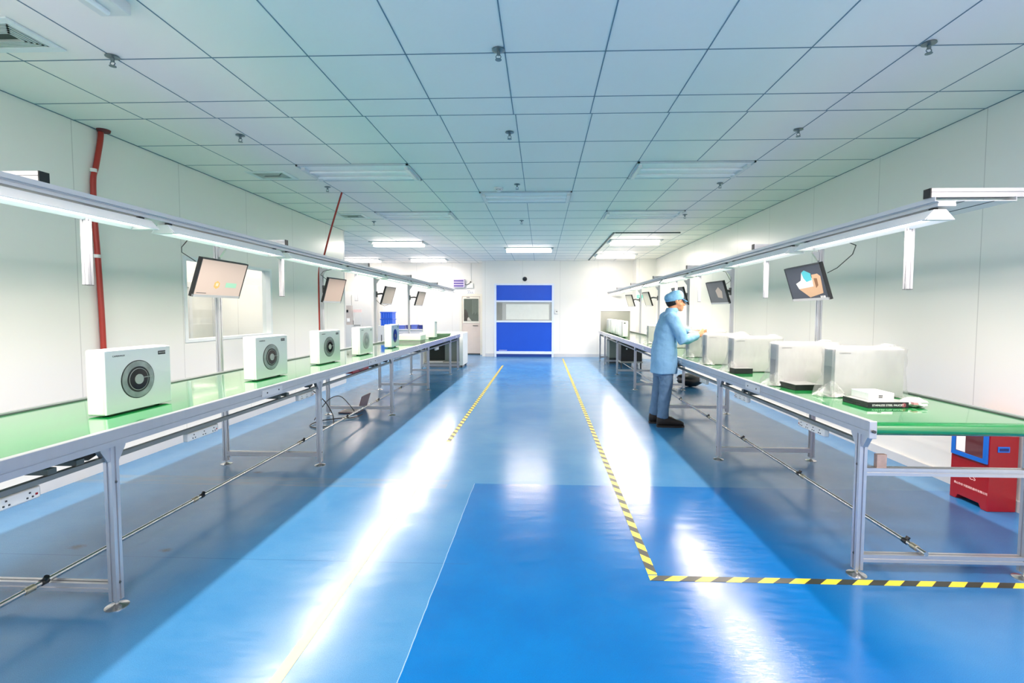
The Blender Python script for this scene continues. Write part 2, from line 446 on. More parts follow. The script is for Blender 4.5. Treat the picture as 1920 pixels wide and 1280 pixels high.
for k in range(8):
    rail_lamp(XLL, 1.49 + 1.39*k, ZRAIL, f'white trough lamp with lit tube on the left bench frame, {ORD[k]} from the viewer')
for k in range(9):
    rail_lamp(XRL, 2.545 + 1.395*k, ZRAIL, f'white trough lamp with lit tube on the right bench frame, {ORD[k]} from the viewer')

def troffer(x0, x1, y0, y1, label, lit=False, watts=LIT_W, group='ceiling lights'):
    t = thing('ceiling_light', label, 'ceiling light', ((x0+x1)/2, (y0+y1)/2, ZC), group)
    z = ZC
    MB().box(x0, x1, y0, y0+.02, z-.018, z+.01).box(x0, x1, y1-.03, y1, z-.018, z+.01).box(x0, x0+.02, y0, y1, z-.018, z+.01).box(x1-.02, x1, y0, y1, z-.018, z+.01).build('frame', mat('ceiling_light_frame', '#c3cccd', .4), t)
    MB().box(x0+.02, x1-.02, y0+.02, y1-.03, z-.012, z-.006).build('pan', mat('ceiling_light_pan', '#f3f4f2', .35), t)
    for q in (.33, .67) if y1-y0 > .4 else (.5,):
        yy = y0 + (y1-y0)*q
        MB().cyl((x0+.06, yy, z-.028), (x1-.06, yy, z-.028), .012, 8).build('tube', tube_m if lit else mat('unlit_tube', '#f0f2f0', .3), t, smooth=40)
    for xa_ in (x0+.02, x1-.06): MB().box(xa_, xa_+.04, y0+.08, y1-.08, z-.04, z-.012).build('socket_bar', white_pl, t)
    if lit:
        MB().prism([(y0+(y1-y0)*.5-.03, z-.05), (y0+(y1-y0)*.5-.06, z-.09), (y0+(y1-y0)*.5+.06, z-.09), (y0+(y1-y0)*.5+.03, z-.05)], 'x', x0+.04, x1-.04).build('diffuser', lit_m, t)
        area('panel_glow', ((x0+x1)/2, (y0+y1)/2, z-.094), x1-x0-.14, .11, watts*.8, t)
        for sy_ in (-1, 1): area('side_glow', ((x0+x1)/2, (y0+y1)/2+sy_*.08, z-.075), x1-x0-.14, .05, watts*.09, t, rot=(sy_*math.radians(115), 0, 0))
    return t
def gx(i): return X0 + .015 + .6*i
def gy(k): return 4.459 + .6*k
troffer(gx(-4), gx(-2), gy(1), gy(2), 'unlit white ceiling light on the left, nearer of the two left ones')
troffer(gx(2), gx(4), gy(1), gy(2), 'unlit white ceiling light on the right, nearer of the two right ones')
troffer(gx(-1), gx(1), gy(3), gy(4), 'unlit white ceiling light over the middle aisle')
troffer(gx(-4), gx(-2), gy(5), gy(6), 'unlit white ceiling light on the left, farther of the two left ones')
troffer(gx(2), gx(4), gy(5), gy(6), 'unlit white ceiling light on the right, farther of the two right ones')
troffer(gx(-1)-.1, gx(1)-.1, 11.66, 12.26, 'lit ceiling light over the aisle in front of the blue shutter door', True)
troffer(-3.85, -2.62, 10.6, 11.1, 'lit ceiling light at the far left, nearest of the three in the side bay', True)
troffer(-3.92, -2.80, 14.05, 14.5, 'lit ceiling light above the beige door side, close to the back wall', True)
troffer(-5.95, -4.80, 14.1, 14.6, 'lit ceiling light deepest in the left side bay', True, 30)
troffer(1.47, 2.60, 10.4, 10.9, 'lit ceiling light at the far right, nearer of the two in the dark framed bay', True, 34)
troffer(1.47, 2.58, 13.0, 13.5, 'lit ceiling light at the far right, close to the back wall', True, 34)
# fill lights added out of view around the viewer; lamps of the side rooms
for i, (x, y) in enumerate(((-2.6, -1.6), (2.4, -1.6), (-2.7, .4), (2.5, .4), (-.2, -1.0))):
    area('hall_fill', (x, y, ZC-.03), 1.1, .5, BACK_W)
area('side_room_lamp', (-4.7, 6.0, ZC-.03), 1.0, 3.0, 58)
area('bay_lamp', (-5.2, 11.5, ZC-.03), 1.8, 2.5, 40)
# ------------------------------------------------------------------ conveyor tables
def slot(w=.04, s=.009, d=.006):
    h = w/2; g = s/2; k = h-d
    return [(-h,-h),(-g,-h),(-g,-k),(g,-k),(g,-h),(h,-h),(h,-g),(k,-g),(k,g),(h,g),(h,h),(g,h),(g,k),(-g,k),(-g,h),(-h,h),(-h,g),(-k,g),(-k,-g),(-h,-g)]
def sprof(axis, c, w=.04):
    return [(c[0]+u, c[1]+v) for u, v in slot(w)]

def conveyor(side, xo, xi, y0, y1, legs, label):
    """xo: aisle face, xi: wall side; both signed"""
    s = 1 if xi > xo else -1
    t = thing('conveyor_table', label, 'conveyor table', ((xo+xi)/2, (y0+y1)/2, 0), 'conveyor tables')
    def X(a, b): return (min(a, b), max(a, b))
    zt = .85
    # belt with a rounded turn at both ends
    r = .034; prof = []
    for k in range(13):
        a = PI/2 + PI*k/12; prof.append((y0+.045+r*math.cos(a), .835-r+r*math.sin(a)))
    for k in range(13):
        a = -PI/2 + PI*k/12; prof.append((y1-.045+r*math.cos(a), .835-r+r*math.sin(a)))
    xa, xb = X(xo+s*.032, xi-s*.032)
    MB().prism(prof, 'x', xa, xb).build('belt', belt_m, t, smooth=50)
    # side rails with a step line
    for face, d in ((xo, s), (xi, -s)):
        def q(u): return face + d*u
        pr = [(q(0), .77), (q(0), .797), (q(.003), .799), (q(.003), .802), (q(0), .804), (q(0), .848), (q(.002), .85), (q(.03), .85), (q(.03), .77)]
        MB().prism(pr, 'y', y0-.01, y1).build('side_rail', alu, t)
        a, b = X(q(-.004), q(.034))
        MB().box(a, b, y0-.022, y0-.008, .762, .852).build('rail_end_plate', alu, t, bevel=.003)
        MB().cyl(((a+b)/2, y0-.02, .80), ((a+b)/2, y0-.034, .80), .008, 10).build('bolt', dark, t)
    lx0, lx1 = xo + s*.03, xi - s*.03
    MB().box(*X(xi-s*.0335, xi-s*.0305), y0+.02, y1-.02, .832, .8425).build('edge_strip', dark, t)
    for yl in legs:
        for lx in (lx0, lx1):
            lg = MB().prism(sprof('z', (lx, yl)), 'z', .035, .77).build('leg', alu, t)
            ft = MB().lathe([(.008, .0), (.008, .045)], (lx, yl, 0), 10).lathe([(.048, 0), (.048, .004), (.02, .012), (.012, .016)], (lx, yl, 0), 20)
            ft.build('foot', steel, lg, smooth=40)
        cb = X(lx0+s*.02, lx1-s*.02)
        MB().prism(sprof('x', (yl, .10)), 'x', *cb).build('cross_bar', alu, t)
        # gussets at the top of the aisle leg
        for dy in (1, -1):
            MB().prism([(yl+dy*.02, .77), (yl+dy*.02, .70), (yl+dy*.03, .70), (yl+dy*.065, .758), (yl+dy*.065, .77)], 'x', lx0-.014, lx0+.014).build('gusset', alu, t)
        for zz in (.60, .12):
            MB().cyl((lx0-s*.012, yl, zz), (lx0-s*.022, yl, zz), .006, 8).build('bolt', dark, t)
    # end frame bar
    cb = X(lx0+s*.02, lx1-s*.02)
    MB().prism(sprof('x', (legs[0], .565)), 'x', *cb).build('end_bar', alu, t)
    if s > 0: MB().box(1.765, 1.815, legs[0]-.012, legs[0]+.012, .585, .655).build('bracket_plate', mat('rusty_plate', '#a58f86', .5, .4, .5, .3, 40), t)
    # under rail between the aisle legs
    for a, b in zip(legs[:-1], legs[1:]):
        u0, u1 = X(lx0-s*.004, lx0+s*.022)
        MB().box(u0, u1, a+.02, b-.02, .706, .7265).build('under_rail', mat('worn_aluminium', '#7f8482', .35, .7), t)
        ym = a + (b-a)*(.90 if a < 1 else .72)
        for dy in (-.06, .06):
            MB().box(*X(xo+s*.03, xi-s*.03), ym+dy-.018, ym+dy+.018, .728, .752).build('belt_support', alu_dark, t)
        u0, u1 = X(xo-s*.004, xo+s*.002)
        yj = a + (b-a)*.62
        MB().box(u0, u1, yj-.13, yj+.13, .786, .834).build('joint_plate', white_metal, t, bevel=.001)
        for dy in (-.07, .08):
            MB().cyl((xo-s*.004, yj+dy, .81), (xo-s*.0065, yj+dy, .81), .006, 8).build('bolt', black, t)
        if a != legs[0]: MB().prism([(a-.13, .758), (a-.03, .758), (a-.03, .735), (a-.07, .722)], 'x', *X(lx0+s*.04, lx0+s*.09)).build('roller_bracket', dark, t)
    return t
LEGL = [.06, 2.125, 4.21, 6.31, 8.38, 10.45, 11.40]
LEGR = [2.555, 4.55, 6.60, 8.62, 10.65, 12.7, 13.75]
conveyor('L', -1.97, -2.90, -.4, 11.6, LEGL, 'long green belt conveyor table on the left of the aisle, carrying grey faced units')
conveyor('R', 1.66, 2.58, 2.47, 13.95, LEGR, 'long green belt conveyor table on the right, its rounded end facing the viewer')

# ------------------------------------------------------------------ lighting frames over the tables
def light_frame(s, xp, xr, posts, arm_end, stubs, y0, y1, label):
    t = thing('lighting_frame', label, 'lighting frame', (xp, posts[0], 0), 'lighting frames')
    tr0, tr1 = sorted((xr-s*.06, xr+s*.34)); g_ = MB().box(tr0, tr1, y0, y1, 1.9625, 1.9665)
    g_.box(tr0, tr0+.004, y0, y1, 1.9665, 1.985).box(tr1-.004, tr1, y0, y1, 1.9665, 1.985)
    g_.build('cable_tray', white_metal, t)
    for q in (.08, .225):
        a_, b_ = sorted((xr+s*q, xr+s*(q+.006))); MB().box(a_, b_, y0, y1, 1.9605, 1.9627).build('tray_groove', dark, t)
    for y in posts:
        p = MB().prism(sprof('z', (xp, y)), 'z', .70, 1.986).build('post', alu, t)
        a, b = min(xp-s*.02*-1, arm_end), max(xp-s*.02*-1, arm_end)
        a, b = sorted((xp, arm_end))
        MB().prism([(y+u*1., 2.0095+v) for u, v in slot(.045)], 'x', a, b).build('arm', alu, t)
        c0, c1 = sorted((arm_end, arm_end-s*.006))
        MB().box(c0, c1, y-.0235, y+.0235, 1.986, 2.033).build('arm_cap', black, t)
        MB().prism([(xp-s*.02, 1.96), (xp-s*.02, 1.88), (xp-s*.03, 1.88), (xp-s*.08, 1.95), (xp-s*.08, 1.96)], 'y', y-.014, y+.014).build('corner_bracket', alu, t)
    MB().prism([(xr-.045, 1.938), (xr+.045, 1.938), (xr+.045, 1.952), (xr+.041, 1.954), (xr+.041, 1.957), (xr+.045, 1.959), (xr+.045, 1.963), (xr-.045, 1.963), (xr-.045, 1.959), (xr-.041, 1.957), (xr-.041, 1.954), (xr-.045, 1.952)], 'y', y0, y1).build('rail', white_metal, t)
    for y in stubs:
        h = MB().prism([(xr+s*.06+u*.8, y+v*.8) for u, v in slot(.04, .008, .006)], 'z', 1.535, 1.938).build('hanging_stub', alu, t)
        a, b = sorted((xr+s*.03, xr+s*.10))
        MB().box(a, b, y-.02, y+.02, 1.938, 1.950).build('stub_plate', alu, t)
        MB().cbox((xr+s*.06, y, 1.533), (.034, .034, .004)).build('stub_cap', dark, h)
    return t
POSTL = [2.15, 4.25, 6.31, 8.37, 10.52]
POSTR = [2.57, 4.60, 6.66, 8.62, 10.75, 12.7]
light_frame(-1, -2.93, -2.34, POSTL, -2.29, [2.46, 4.36, 6.15], 0.3, 12.6, 'aluminium lighting frame on posts along the left conveyor table')
light_frame(1, 2.605, 2.05, POSTR, 1.985, [2.85, 4.60, 6.50, 7.60], 2.53, 14.6, 'aluminium lighting frame on posts along the right conveyor table')

# ------------------------------------------------------------------ monitors
def monitor(x, y, z, yaw, tilt, w, h, label, scr, icons=(), post=None, cable=None):
    s = 1 if x < 0 else -1
    t = thing('monitor', label, 'monitor', (x, y, z), 'tilted monitors above the conveyor tables')
    yaw, tilt = math.radians(yaw), math.radians(tilt)
    n = Vector((s*math.cos(yaw)*math.cos(tilt), math.sin(yaw)*math.cos(tilt), -math.sin(tilt)))
    r = Vector((0,0,1)).cross(n).normalized(); u = n.cross(r)
    M = Matrix((r, u, n)).transposed().to_4x4(); M.translation = Vector((x, y, z))
    def mb(): q = MB(); q.M = M; return q
    bz = .012
    q = mb().box(-w/2, w/2, -h/2, h/2, -.03, -.004)
    q.box(-w/2, -w/2+bz, -h/2, h/2, -.004, .003).box(w/2-bz, w/2, -h/2, h/2, -.004, .003).box(-w/2, w/2, h/2-bz, h/2, -.004, .003)
    q.build('housing', black, t, bevel=.002)
    mb().box(-w/2, w/2, -h/2, -h/2+.022, -.004, .003).build('bottom_bezel', mat('silver_bezel', '#8f9396', .3, .3), t)
    sc = mb().box(-w/2+bz, w/2-bz, -h/2+.022, h/2-bz, -.004, 0).build('screen', scr, t)
    for k, (poly, m_) in enumerate(icons):
        mb().prism([(a*w/2, b*h/2) for a, b in poly], 'z', .0002+.0003*k, .0006+.0003*k).build('screen_picture', m_, t)
    mb().box(-.06, .06, -.06, .06, -.06, -.03).build('back_cover', dark, t, bevel=.008)
    xp = -2.93 if x < 0 else 2.605
    arm = MB(); c = M @ Vector((0, 0, -.05)); pe = Vector((xp + s*.02, post if post else y, z+.02))
    arm.tube([c, (c+pe)/2 + Vector((0,0,.02)), pe], .016, 8)
    arm.build('mount_arm', dark, t, smooth=40)
    MB().cbox((xp+s*.028, post if post else y, z+.02), (.014, .06, .10)).build('mount_plate', dark, t)
    if cable:
        MB().tube(cable, .0035, 6).build('cable', black, t, smooth=60)
    return t
pink_s = mat('pale_pink_screen', '#6e655f', .6, 0, .15, emit='#e6d2c6', estr=0.39, var=.02)
pink2_s = mat('muted_pink_screen', '#6a605a', .6, 0, .15, emit='#d8c2b6', estr=0.28, var=.02)
grey_s = mat('dull_grey_screen', '#6a6662', .6, 0, .15, emit='#bdb4ac', estr=0.21, var=.03)
navy_s = mat('dark_slate_screen', '#262b34', .5, 0, .15, emit='#525a66', estr=.22, var=.1)
slate_s = mat('dim_grey_screen', '#3c4044', .5, 0, .15, emit='#70757a', estr=0.21, var=.1)
lgrey_s = mat('light_grey_screen', '#77786f', .6, 0, .15, emit='#c5c7be', estr=0.28, var=.03)
def em(name, c, e=.5): return mat(name, tuple(x*.3 for x in srgb(c)), .6, 0, .1, emit=c, estr=e)
gold, mint, cream, cyan_, brown, tan_ = em('gold_mark', '#d8b06c'), em('mint_label', '#9ccfb4'), em('cream_shape', '#dfe6e2', .35), em('cyan_shape', '#55bccb', .35), em('brown_shape', '#8a674f', .25), em('tan_shape', '#cfae8f', .3)
white_e = em('white_screen_text', '#e8e8e4', .5)
def hexa(cx, cy, r, asp=1.7): return [(cx+r*math.cos(a), cy+r*asp*math.sin(a)) for a in [PI/2+2*PI*k/6 for k in range(6)]]
def rect(a, b, c, d): return [(a, c), (b, c), (b, d), (a, d)]
letters = [rect(-.19,-.175,-.38,-.22), rect(-.155,-.14,-.38,-.22), rect(-.12,-.105,-.38,-.22)]
monitor(-2.72, 4.00, 1.665, .3, 17.4, .60, .325, 'monitor with a pale pink picture and mint label, nearest on the left', pink_s,
        [(hexa(-.15, -.32, .13), gold), (rect(.22, .70, -.42, -.16), mint)] + [(l, white_e) for l in letters] + [(rect(-.88, -.5, -.80, -.77), dark)], 4.25,
        [(-2.74, 3.72, 1.79), (-2.72, 3.55, 1.84), (-2.62, 3.42, 1.86), (-2.45, 3.3, 1.93)])
monitor(-2.75, 6.31, 1.668, -6, 16, .445, .333, 'monitor with a plain muted pink picture, second on the left', pink2_s, post=6.31,
        cable=[(-2.77, 6.12, 1.80), (-2.82, 6.05, 1.86), (-2.75, 5.98, 1.90), (-2.4, 5.8, 1.94)])
monitor(-2.75, 8.57, 1.674, -5, 17.4, .44, .333, 'monitor with a dull grey picture, third on the left', grey_s, post=8.37,
        cable=[(-2.74, 8.5, 1.51), (-2.76, 8.35, 1.49), (-2.84, 8.37, 1.52), (-2.92, 8.37, 1.6)])
monitor(-2.75, 10.86, 1.677, -3, 17, .53, .332, 'monitor with a dull grey picture, farthest on the left', grey_s, post=10.52)
pic = [([(-.52,.02),(-.2,.18),(-.05,.62),(.35,.55),(.45,.1),(.4,-.28),(-.05,-.38),(-.42,-.3)], cream),
       ([(-.05,.62),(.12,.72),(.42,.5),(.40,.14),(.10,.06),(-.02,.3)], cyan_),
       ([(.45,.42),(.75,.44),(.88,.28),(.80,-.62),(.08,-.82),(-.42,-.3),(.4,-.22)], tan_),
       ([(.52,.22),(.68,.2),(.66,-.18),(.52,-.32)], brown),
       (rect(.62, .66, -.86, -.76), white_e), (rect(.69, .73, -.86, -.76), white_e), (rect(.76, .86, -.86, -.76), white_e)]
monitor(2.38, 4.43, 1.660, 3.5, 17, .66, .325, 'monitor with a white and tan picture on a dark screen, nearest on the right', navy_s, pic, 4.60,
        [(2.40, 4.13, 1.73), (2.40, 4.0, 1.76), (2.36, 3.75, 1.84), (2.30, 3.62, 1.89), (2.1, 3.55, 1.94)])
monitor(2.4, 6.66, 1.659, -8, 18, .47, .318, 'monitor with a pale patch on a dim screen, second on the right', slate_s,
        [([(-.1,.2),(.3,.5),(.6,.1),(.5,-.5),(.0,-.4)], grey_s)], 6.66, [(2.42, 6.5, 1.74), (2.44, 6.3, 1.80), (2.3, 6.1, 1.9), (2.1, 6.05, 1.94)])
monitor(2.4, 8.45, 1.665, -8, 18, .47, .32, 'monitor with a dim grey picture partly behind the blue cap', slate_s, post=8.62)
monitor(2.4, 11.0, 1.682, -9.7, 19, .36, .33, 'monitor with a light grey picture above the wrapped unit row, fourth on the right', lgrey_s, post=10.75)
monitor(2.4, 13.1, 1.69, -20, 19.5, .32, .333, 'monitor with a light grey picture, farthest on the right', lgrey_s, post=12.7)

# ------------------------------------------------------------------ white appliance units
TB = .8355
front_m = mat('silver_grey_front', '#dde1de', .12, .1, .5, .02)
glassring = mat('smoky_glass_ring', '#8a9490', .1, .1, .7, .55, 14)
hub_m = mat('silver_hub', '#aab0aa', .3, .4)
blue_dial = mat('dark_blue_dial', '#0c1f4e', .15)
side_vent = mat('grey_side_vent', '#8f9093', .5)
def unit(loc, yaw, label, front='grey', group='white units standing on the left conveyor', W=.43, Hh=.355, T=.112, dial='full', name='appliance_unit'):
    """front faces local +X; width along +Y from 0"""
    t = thing(name, label, 'appliance', loc, group, (0, 0, yaw))
    MB().box(-T, -.012, 0, W, .006, Hh).build('casing', white_pl, t, True, bevel=.012, seg=3, smooth=40)
    MB().box(-.012, 0, .0, W, .01, Hh-.004).build('front_panel', front_m if front == 'grey' else white_pl, t, True, bevel=.004)
    for yy in (.05, W-.05):
        MB().cyl((-T*.5, yy, 0), (-T*.5, yy, .012), .014, 10).build('foot', dark, t, True)
    if dial:
        c = (0, W*.46, Hh*.50)
        def disc(r0, x0, x1, m, nm, par=t):
            return MB().lathe([(r0, x0), (r0, x1)], c, 40, axis='x').build(nm, m, par, True, smooth=40)
        if dial == 'blue':
            disc(.105, 0, .004, blue_dial, 'dial'); disc(.03, .004, .006, dark, 'hub')
        else:
            light = dial == 'pale'
            d = disc(.107, 0, .003, mat('black_rim', '#1c2624', .3) if not light else grey, 'dial')
            disc(.103, .003, .0045, glassring if not light else hub_m, 'ring', d)
            disc(.072, .0045, .006, black if not light else grey, 'inner_disc', d)
            disc(.062, .006, .0068, grey if not light else hub_m, 'thin_ring', d)
            disc(.059, .0068, .0074, mat('blue_black_glass', '#0c1418', .08) if not light else mat('grey_disc', '#888e8b', .3), 'inner_disc', d)
            disc(.028, .0074, .010, hub_m, 'hub', d)
            m = MB()
            for k in range(9): m.box(.0076, .0082, c[1]+.032+.006*k, c[1]+.036+.006*k, c[2]+.004, c[2]+.009)
            m.build('dial_lettering', grey, d, True)
    disp = MB().box(0, .002, W*.79, W*.91, Hh*.855, Hh*.915).build('display', black if dial != 'pale' else grey, t, True)
    m = MB()
    for k in range(5): m.box(.002, .0025, W*.80+.01*k, W*.80+.01*k+.006, Hh*.875, Hh*.90)
    m.build('display_digits', grey, disp, True)
    add_text('CAMERWLEX', t, .0012, .045, Hh*.885, .0125)
    return t
def add_text(s, parent, x, y, z, size, m=ink, axes=None, name='lettering', align='LEFT', ext=0.0004):
    c = bpy.data.curves.new(name, 'FONT'); c.body = s; c.size = size; c.extrude = ext; c.align_x = align
    tmp = bpy.data.objects.new(name, c); COL.objects.link(tmp)
    dg = bpy.context.evaluated_depsgraph_get()
    me = bpy.data.meshes.new_from_object(tmp.evaluated_get(dg))
    bpy.data.objects.remove(tmp)
    me.materials.clear(); me.materials.append(m)
    o = bpy.data.objects.new(name, me); COL.objects.link(o); o.parent = parent
    # text x -> local axes[0], text y -> axes[1]
    r, u = axes if axes else (Vector((0,1,0)), Vector((0,0,1)))
    n = Vector(r).cross(Vector(u))
    M = Matrix((r, u, n)).transposed().to_4x4(); M.translation = Vector((x, y, z))
    o.matrix_local = M
    return o
def yawof(deg): return -math.radians(deg)
unit((-2.279, 2.407, TB), yawof(1.6), 'white unit with grey front and black dial, nearest on the left conveyor')
unit((-2.270, 3.717, TB), yawof(3.3), 'white unit with grey front and black dial, second on the left conveyor')
unit((-2.302, 4.879, TB), yawof(5.0), 'white unit with grey front and black dial, third on the left conveyor')
unit((-2.285, 5.951, TB), yawof(1.9), 'white unit with grey front and pale grey dial, fourth on the left conveyor', dial='pale')
unit((-2.284, 7.225, TB), yawof(-1.8), 'white unit with a solid dark blue dial, fifth on the left conveyor', 'grey', dial='blue')
# lying and standing units near the far end
t = thing('appliance_unit', 'white unit lying flat near the far end of the left conveyor', 'appliance', (-2.45, 8.95, TB), 'white units standing on the left conveyor')
MB().box(-2.66, -2.22, 8.75, 9.15, TB+.02, TB+.125).build('casing', white_pl, t, bevel=.014, seg=3, smooth=40)
MB().box(-2.65, -2.23, 8.76, 9.14, TB, TB+.022).build('base_plate', grey, t)
t = unit((-2.25, 10.05, TB), yawof(0), 'plain white unit standing upright near the far end of the left conveyor', 'white', dial=None, W=.22, Hh=.36, T=.26)
t = thing('equipment_tray', 'small grey tray with a dark rim at the far end of the left conveyor', 'tray', (-2.3, 11.1, TB))
MB().lathe([(.02, 0), (.17, 0), (.20, .05), (.19, .05), (.165, .012), (.02, .012)], (-2.3, 11.1, TB), 24).build('bowl', grey, t, smooth=40)
MB().box(-2.50, -2.42, 10.75, 10.9, TB, TB+.05).build('clip_box', dark, t)

# wrapped units on the right: white unit in a loose film bag
film = bpy.data.materials.new('clear_film'); film.use_nodes = True
nt = film.node_tree; b = nt.nodes['Principled BSDF']
b.inputs['Base Color'].default_value = (.55, .56, .55, 1); b.inputs['Roughness'].default_value = .22; b.inputs['Specular IOR Level'].default_value = .6
nz = nt.nodes.new('ShaderNodeTexNoise'); nz.inputs['Scale'].default_value = 9; nz.inputs['Detail'].default_value = 4; nz.inputs['Roughness'].default_value = .5
tc = nt.nodes.new('ShaderNodeTexCoord'); mp = nt.nodes.new('ShaderNodeMapping'); mp.inputs['Scale'].default_value = (1, 1, .35)
nt.links.new(tc.outputs['Object'], mp.inputs['Vector']); nt.links.new(mp.outputs['Vector'], nz.inputs['Vector'])
mr = nt.nodes.new('ShaderNodeMapRange'); mr.inputs['From Min'].default_value = .35; mr.inputs['From Max'].default_value = .7; mr.inputs['To Min'].default_value = .12; mr.inputs['To Max'].default_value = .34
nt.links.new(nz.outputs['Fac'], mr.inputs['Value']); nt.links.new(mr.outputs['Result'], b.inputs['Alpha'])
bp = nt.nodes.new('ShaderNodeBump'); bp.inputs['Strength'].default_value = .55; bp.inputs['Distance'].default_value = .02
nt.links.new(nz.outputs['Fac'], bp.inputs['Height']); nt.links.new(bp.outputs['Normal'], b.inputs['Normal'])

film2 = film.copy(); film2.name = 'crumpled_film'
_n2 = [n for n in film2.node_tree.nodes if n.type == 'MAP_RANGE'][0]; _n2.inputs['To Min'].default_value = .10; _n2.inputs['To Max'].default_value = .55
_b2 = film2.node_tree.nodes['Principled BSDF']; _b2.inputs['Base Color'].default_value = (.75, .76, .75, 1)
[n for n in film2.node_tree.nodes if n.type == 'TEX_NOISE'][0].inputs['Scale'].default_value = 26
def film_bag(parent, x0, x1, y0, y1, z1, seed, flare):
    """open-bottomed crumpled bag in local coordinates, flaring at the aisle side (-X)"""
    rng = random.Random(seed)
    n = 56; rows = 11; rings = []
    # rounded rectangle outline
    pts = []
    L = [(x0, y0), (x1, y0), (x1, y1), (x0, y1)]
    per = []
    for i in range(4):
        a, bq = L[i], L[(i+1) % 4]
        k = int(round(n/2*(math.hypot(bq[0]-a[0], bq[1]-a[1]))/((x1-x0)+(y1-y0))))
        for q in range(k): per.append((a[0]+(bq[0]-a[0])*q/k, a[1]+(bq[1]-a[1])*q/k))
    cx, cy = (x0+x1)/2, (y0+y1)/2
    for r in range(rows):
        f = r/(rows-1); z = .004 + (z1-.004)*f
        ring = []
        for (px, py) in per:
            w = .006 + rng.uniform(-.004, .005) + (.012*(1-f) if f < .35 else 0)
            dx = -1 if px <= x0+1e-6 else (1 if px >= x1-1e-6 else 0)
            dy = -1 if py <= y0+1e-6 else (1 if py >= y1-1e-6 else 0)
            side = 1 if px < x0+.06 else 0
            fl = flare*max(0, (.45-f)/.45)**1.6 * (1 if px <= x0+1e-6 else .35*side)
            X_ = px + dx*w - fl*(1+rng.uniform(-.25, .25)); Y_ = py + dy*w*.8 - (fl*.35 if dy < 0 else 0)
            zz = z + rng.uniform(-.006, .006) if 0 < r < rows-1 else z
            ring.append((X_, Y_, max(.002, zz)))
        rings.append(ring)
    top = [(cx+(p[0]-cx)*.93, cy+(p[1]-cy)*.8, z1+.008+rng.uniform(0, .008)) for p in per]
    rings.append(top)
    m = MB(); m.loft(rings, cap=False)
    k = len(per); c = m._p([(cx, cy, z1+.012)]); e = (len(rings)-1)*k
    for i in range(k): m.f.append((e+i, e+(i+1) % k, c)); m.m.append(0)
    # crumpled ear at a top corner
    return m.build('film_bag', film, parent, True, smooth=0)
wrap_w = mat('matt_white_casing', '#abadab', .4, 0, .4, .02)
def wrapped(x, y, label, seed, flare=.05, yaw=0):
    W, Hh, T = .455, .325, .125
    t = thing('wrapped_unit', label, 'wrapped appliance', (x, y, TB), 'film wrapped units on the right conveyor', (0, 0, yaw))
    MB().box(0, W, 0.012, T, .004, Hh).build('casing', wrap_w, t, True, bevel=.014, seg=3, smooth=40)
    MB().box(0.004, W-.004, 0, .013, .008, Hh-.004).build('front_panel', wrap_w, t, True, bevel=.004)
    MB().box(-.002, .003, .03, T-.015, .03, Hh*.62).build('side_vent', side_vent, t, True)
    add_text('CAMERWLEX', t, .03, -.0012, Hh*.89, .0125, axes=(Vector((1,0,0)), Vector((0,0,1))))
    film_bag(t, 0, W, 0, T, Hh, seed, flare)
    rng = random.Random(seed*7+1); rows = []
    nu, nv = 14, 9
    for i in range(nu):
        u = i/(nu-1); row = []
        # top line runs along the lower left edge and the front, bottom line lies on the belt
        ax, ay, az = (-.006, T*.9-u*1.8*T, .06+.10*u) if u < .5 else (-.006+(u-.5)*.16, -.008, .11-.19*(u-.5))
        bx, by = -.03-flare*.8-.03*math.sin(u*PI), T*.9-u*(T*.9+.055)
        if u >= .5: bx += (u-.5)*.26
        for j in range(nv):
            v = j/(nv-1); k = v**1.5
            row.append((ax+(bx-ax)*k+rng.uniform(-.006, .006), ay+(by-ay)*k+rng.uniform(-.006, .006), max(.003, az*(1-v)+.004+rng.uniform(-.008, .010)*(1 if 0 < j else 0))))
        rows.append(row)
    fm = MB(); base_ = [fm._p(r_) for r_ in rows]
    for i in range(nu-1):
        for j in range(nv-1):
            fm.f.append((base_[i]+j, base_[i]+j+1, base_[i+1]+j+1, base_[i+1]+j)); fm.m.append(0)
    fm.build('film_flap', film2, t, True, smooth=0)
    ear = MB(); er = []
    for i in range(6):
        er.append([(W-.10+.02*i, T*.4+.03*j+rng.uniform(-.004, .004), Hh+.010+.016*math.sin(i/5*PI)*math.sin((j+.5)/4*PI)+rng.uniform(0, .006)) for j in range(4)])
    eb = [ear._p(r_) for r_ in er]
    for i in range(5):
        for j in range(3): ear.f.append((eb[i]+j, eb[i]+j+1, eb[i+1]+j+1, eb[i+1]+j)); ear.m.append(0)
    ear.build('film_ear', film2, t, True, smooth=0)
    return t
WR = [(1.945, 3.235, 'film wrapped white unit nearest the rounded end of the right conveyor', .06),
      (1.800, 3.70, 'second film wrapped white unit from the rounded end of the right conveyor', .05),
      (1.800, 4.545, 'third film wrapped white unit from the rounded end of the right conveyor', .08),
      (1.760, 5.16, 'film wrapped white unit touched by the hands of the person', .03),
      (1.830, 5.99, 'film wrapped white unit directly behind the hands of the person', .02),
      (1.88, 7.55, 'film wrapped white unit just behind the back of the person', .04),
      (1.90, 8.55, 'farthest film wrapped white unit, beyond the person on the right conveyor', .05)]
for i, (x, y, l, fl) in enumerate(WR): wrapped(x, y, l, 10+i, fl)
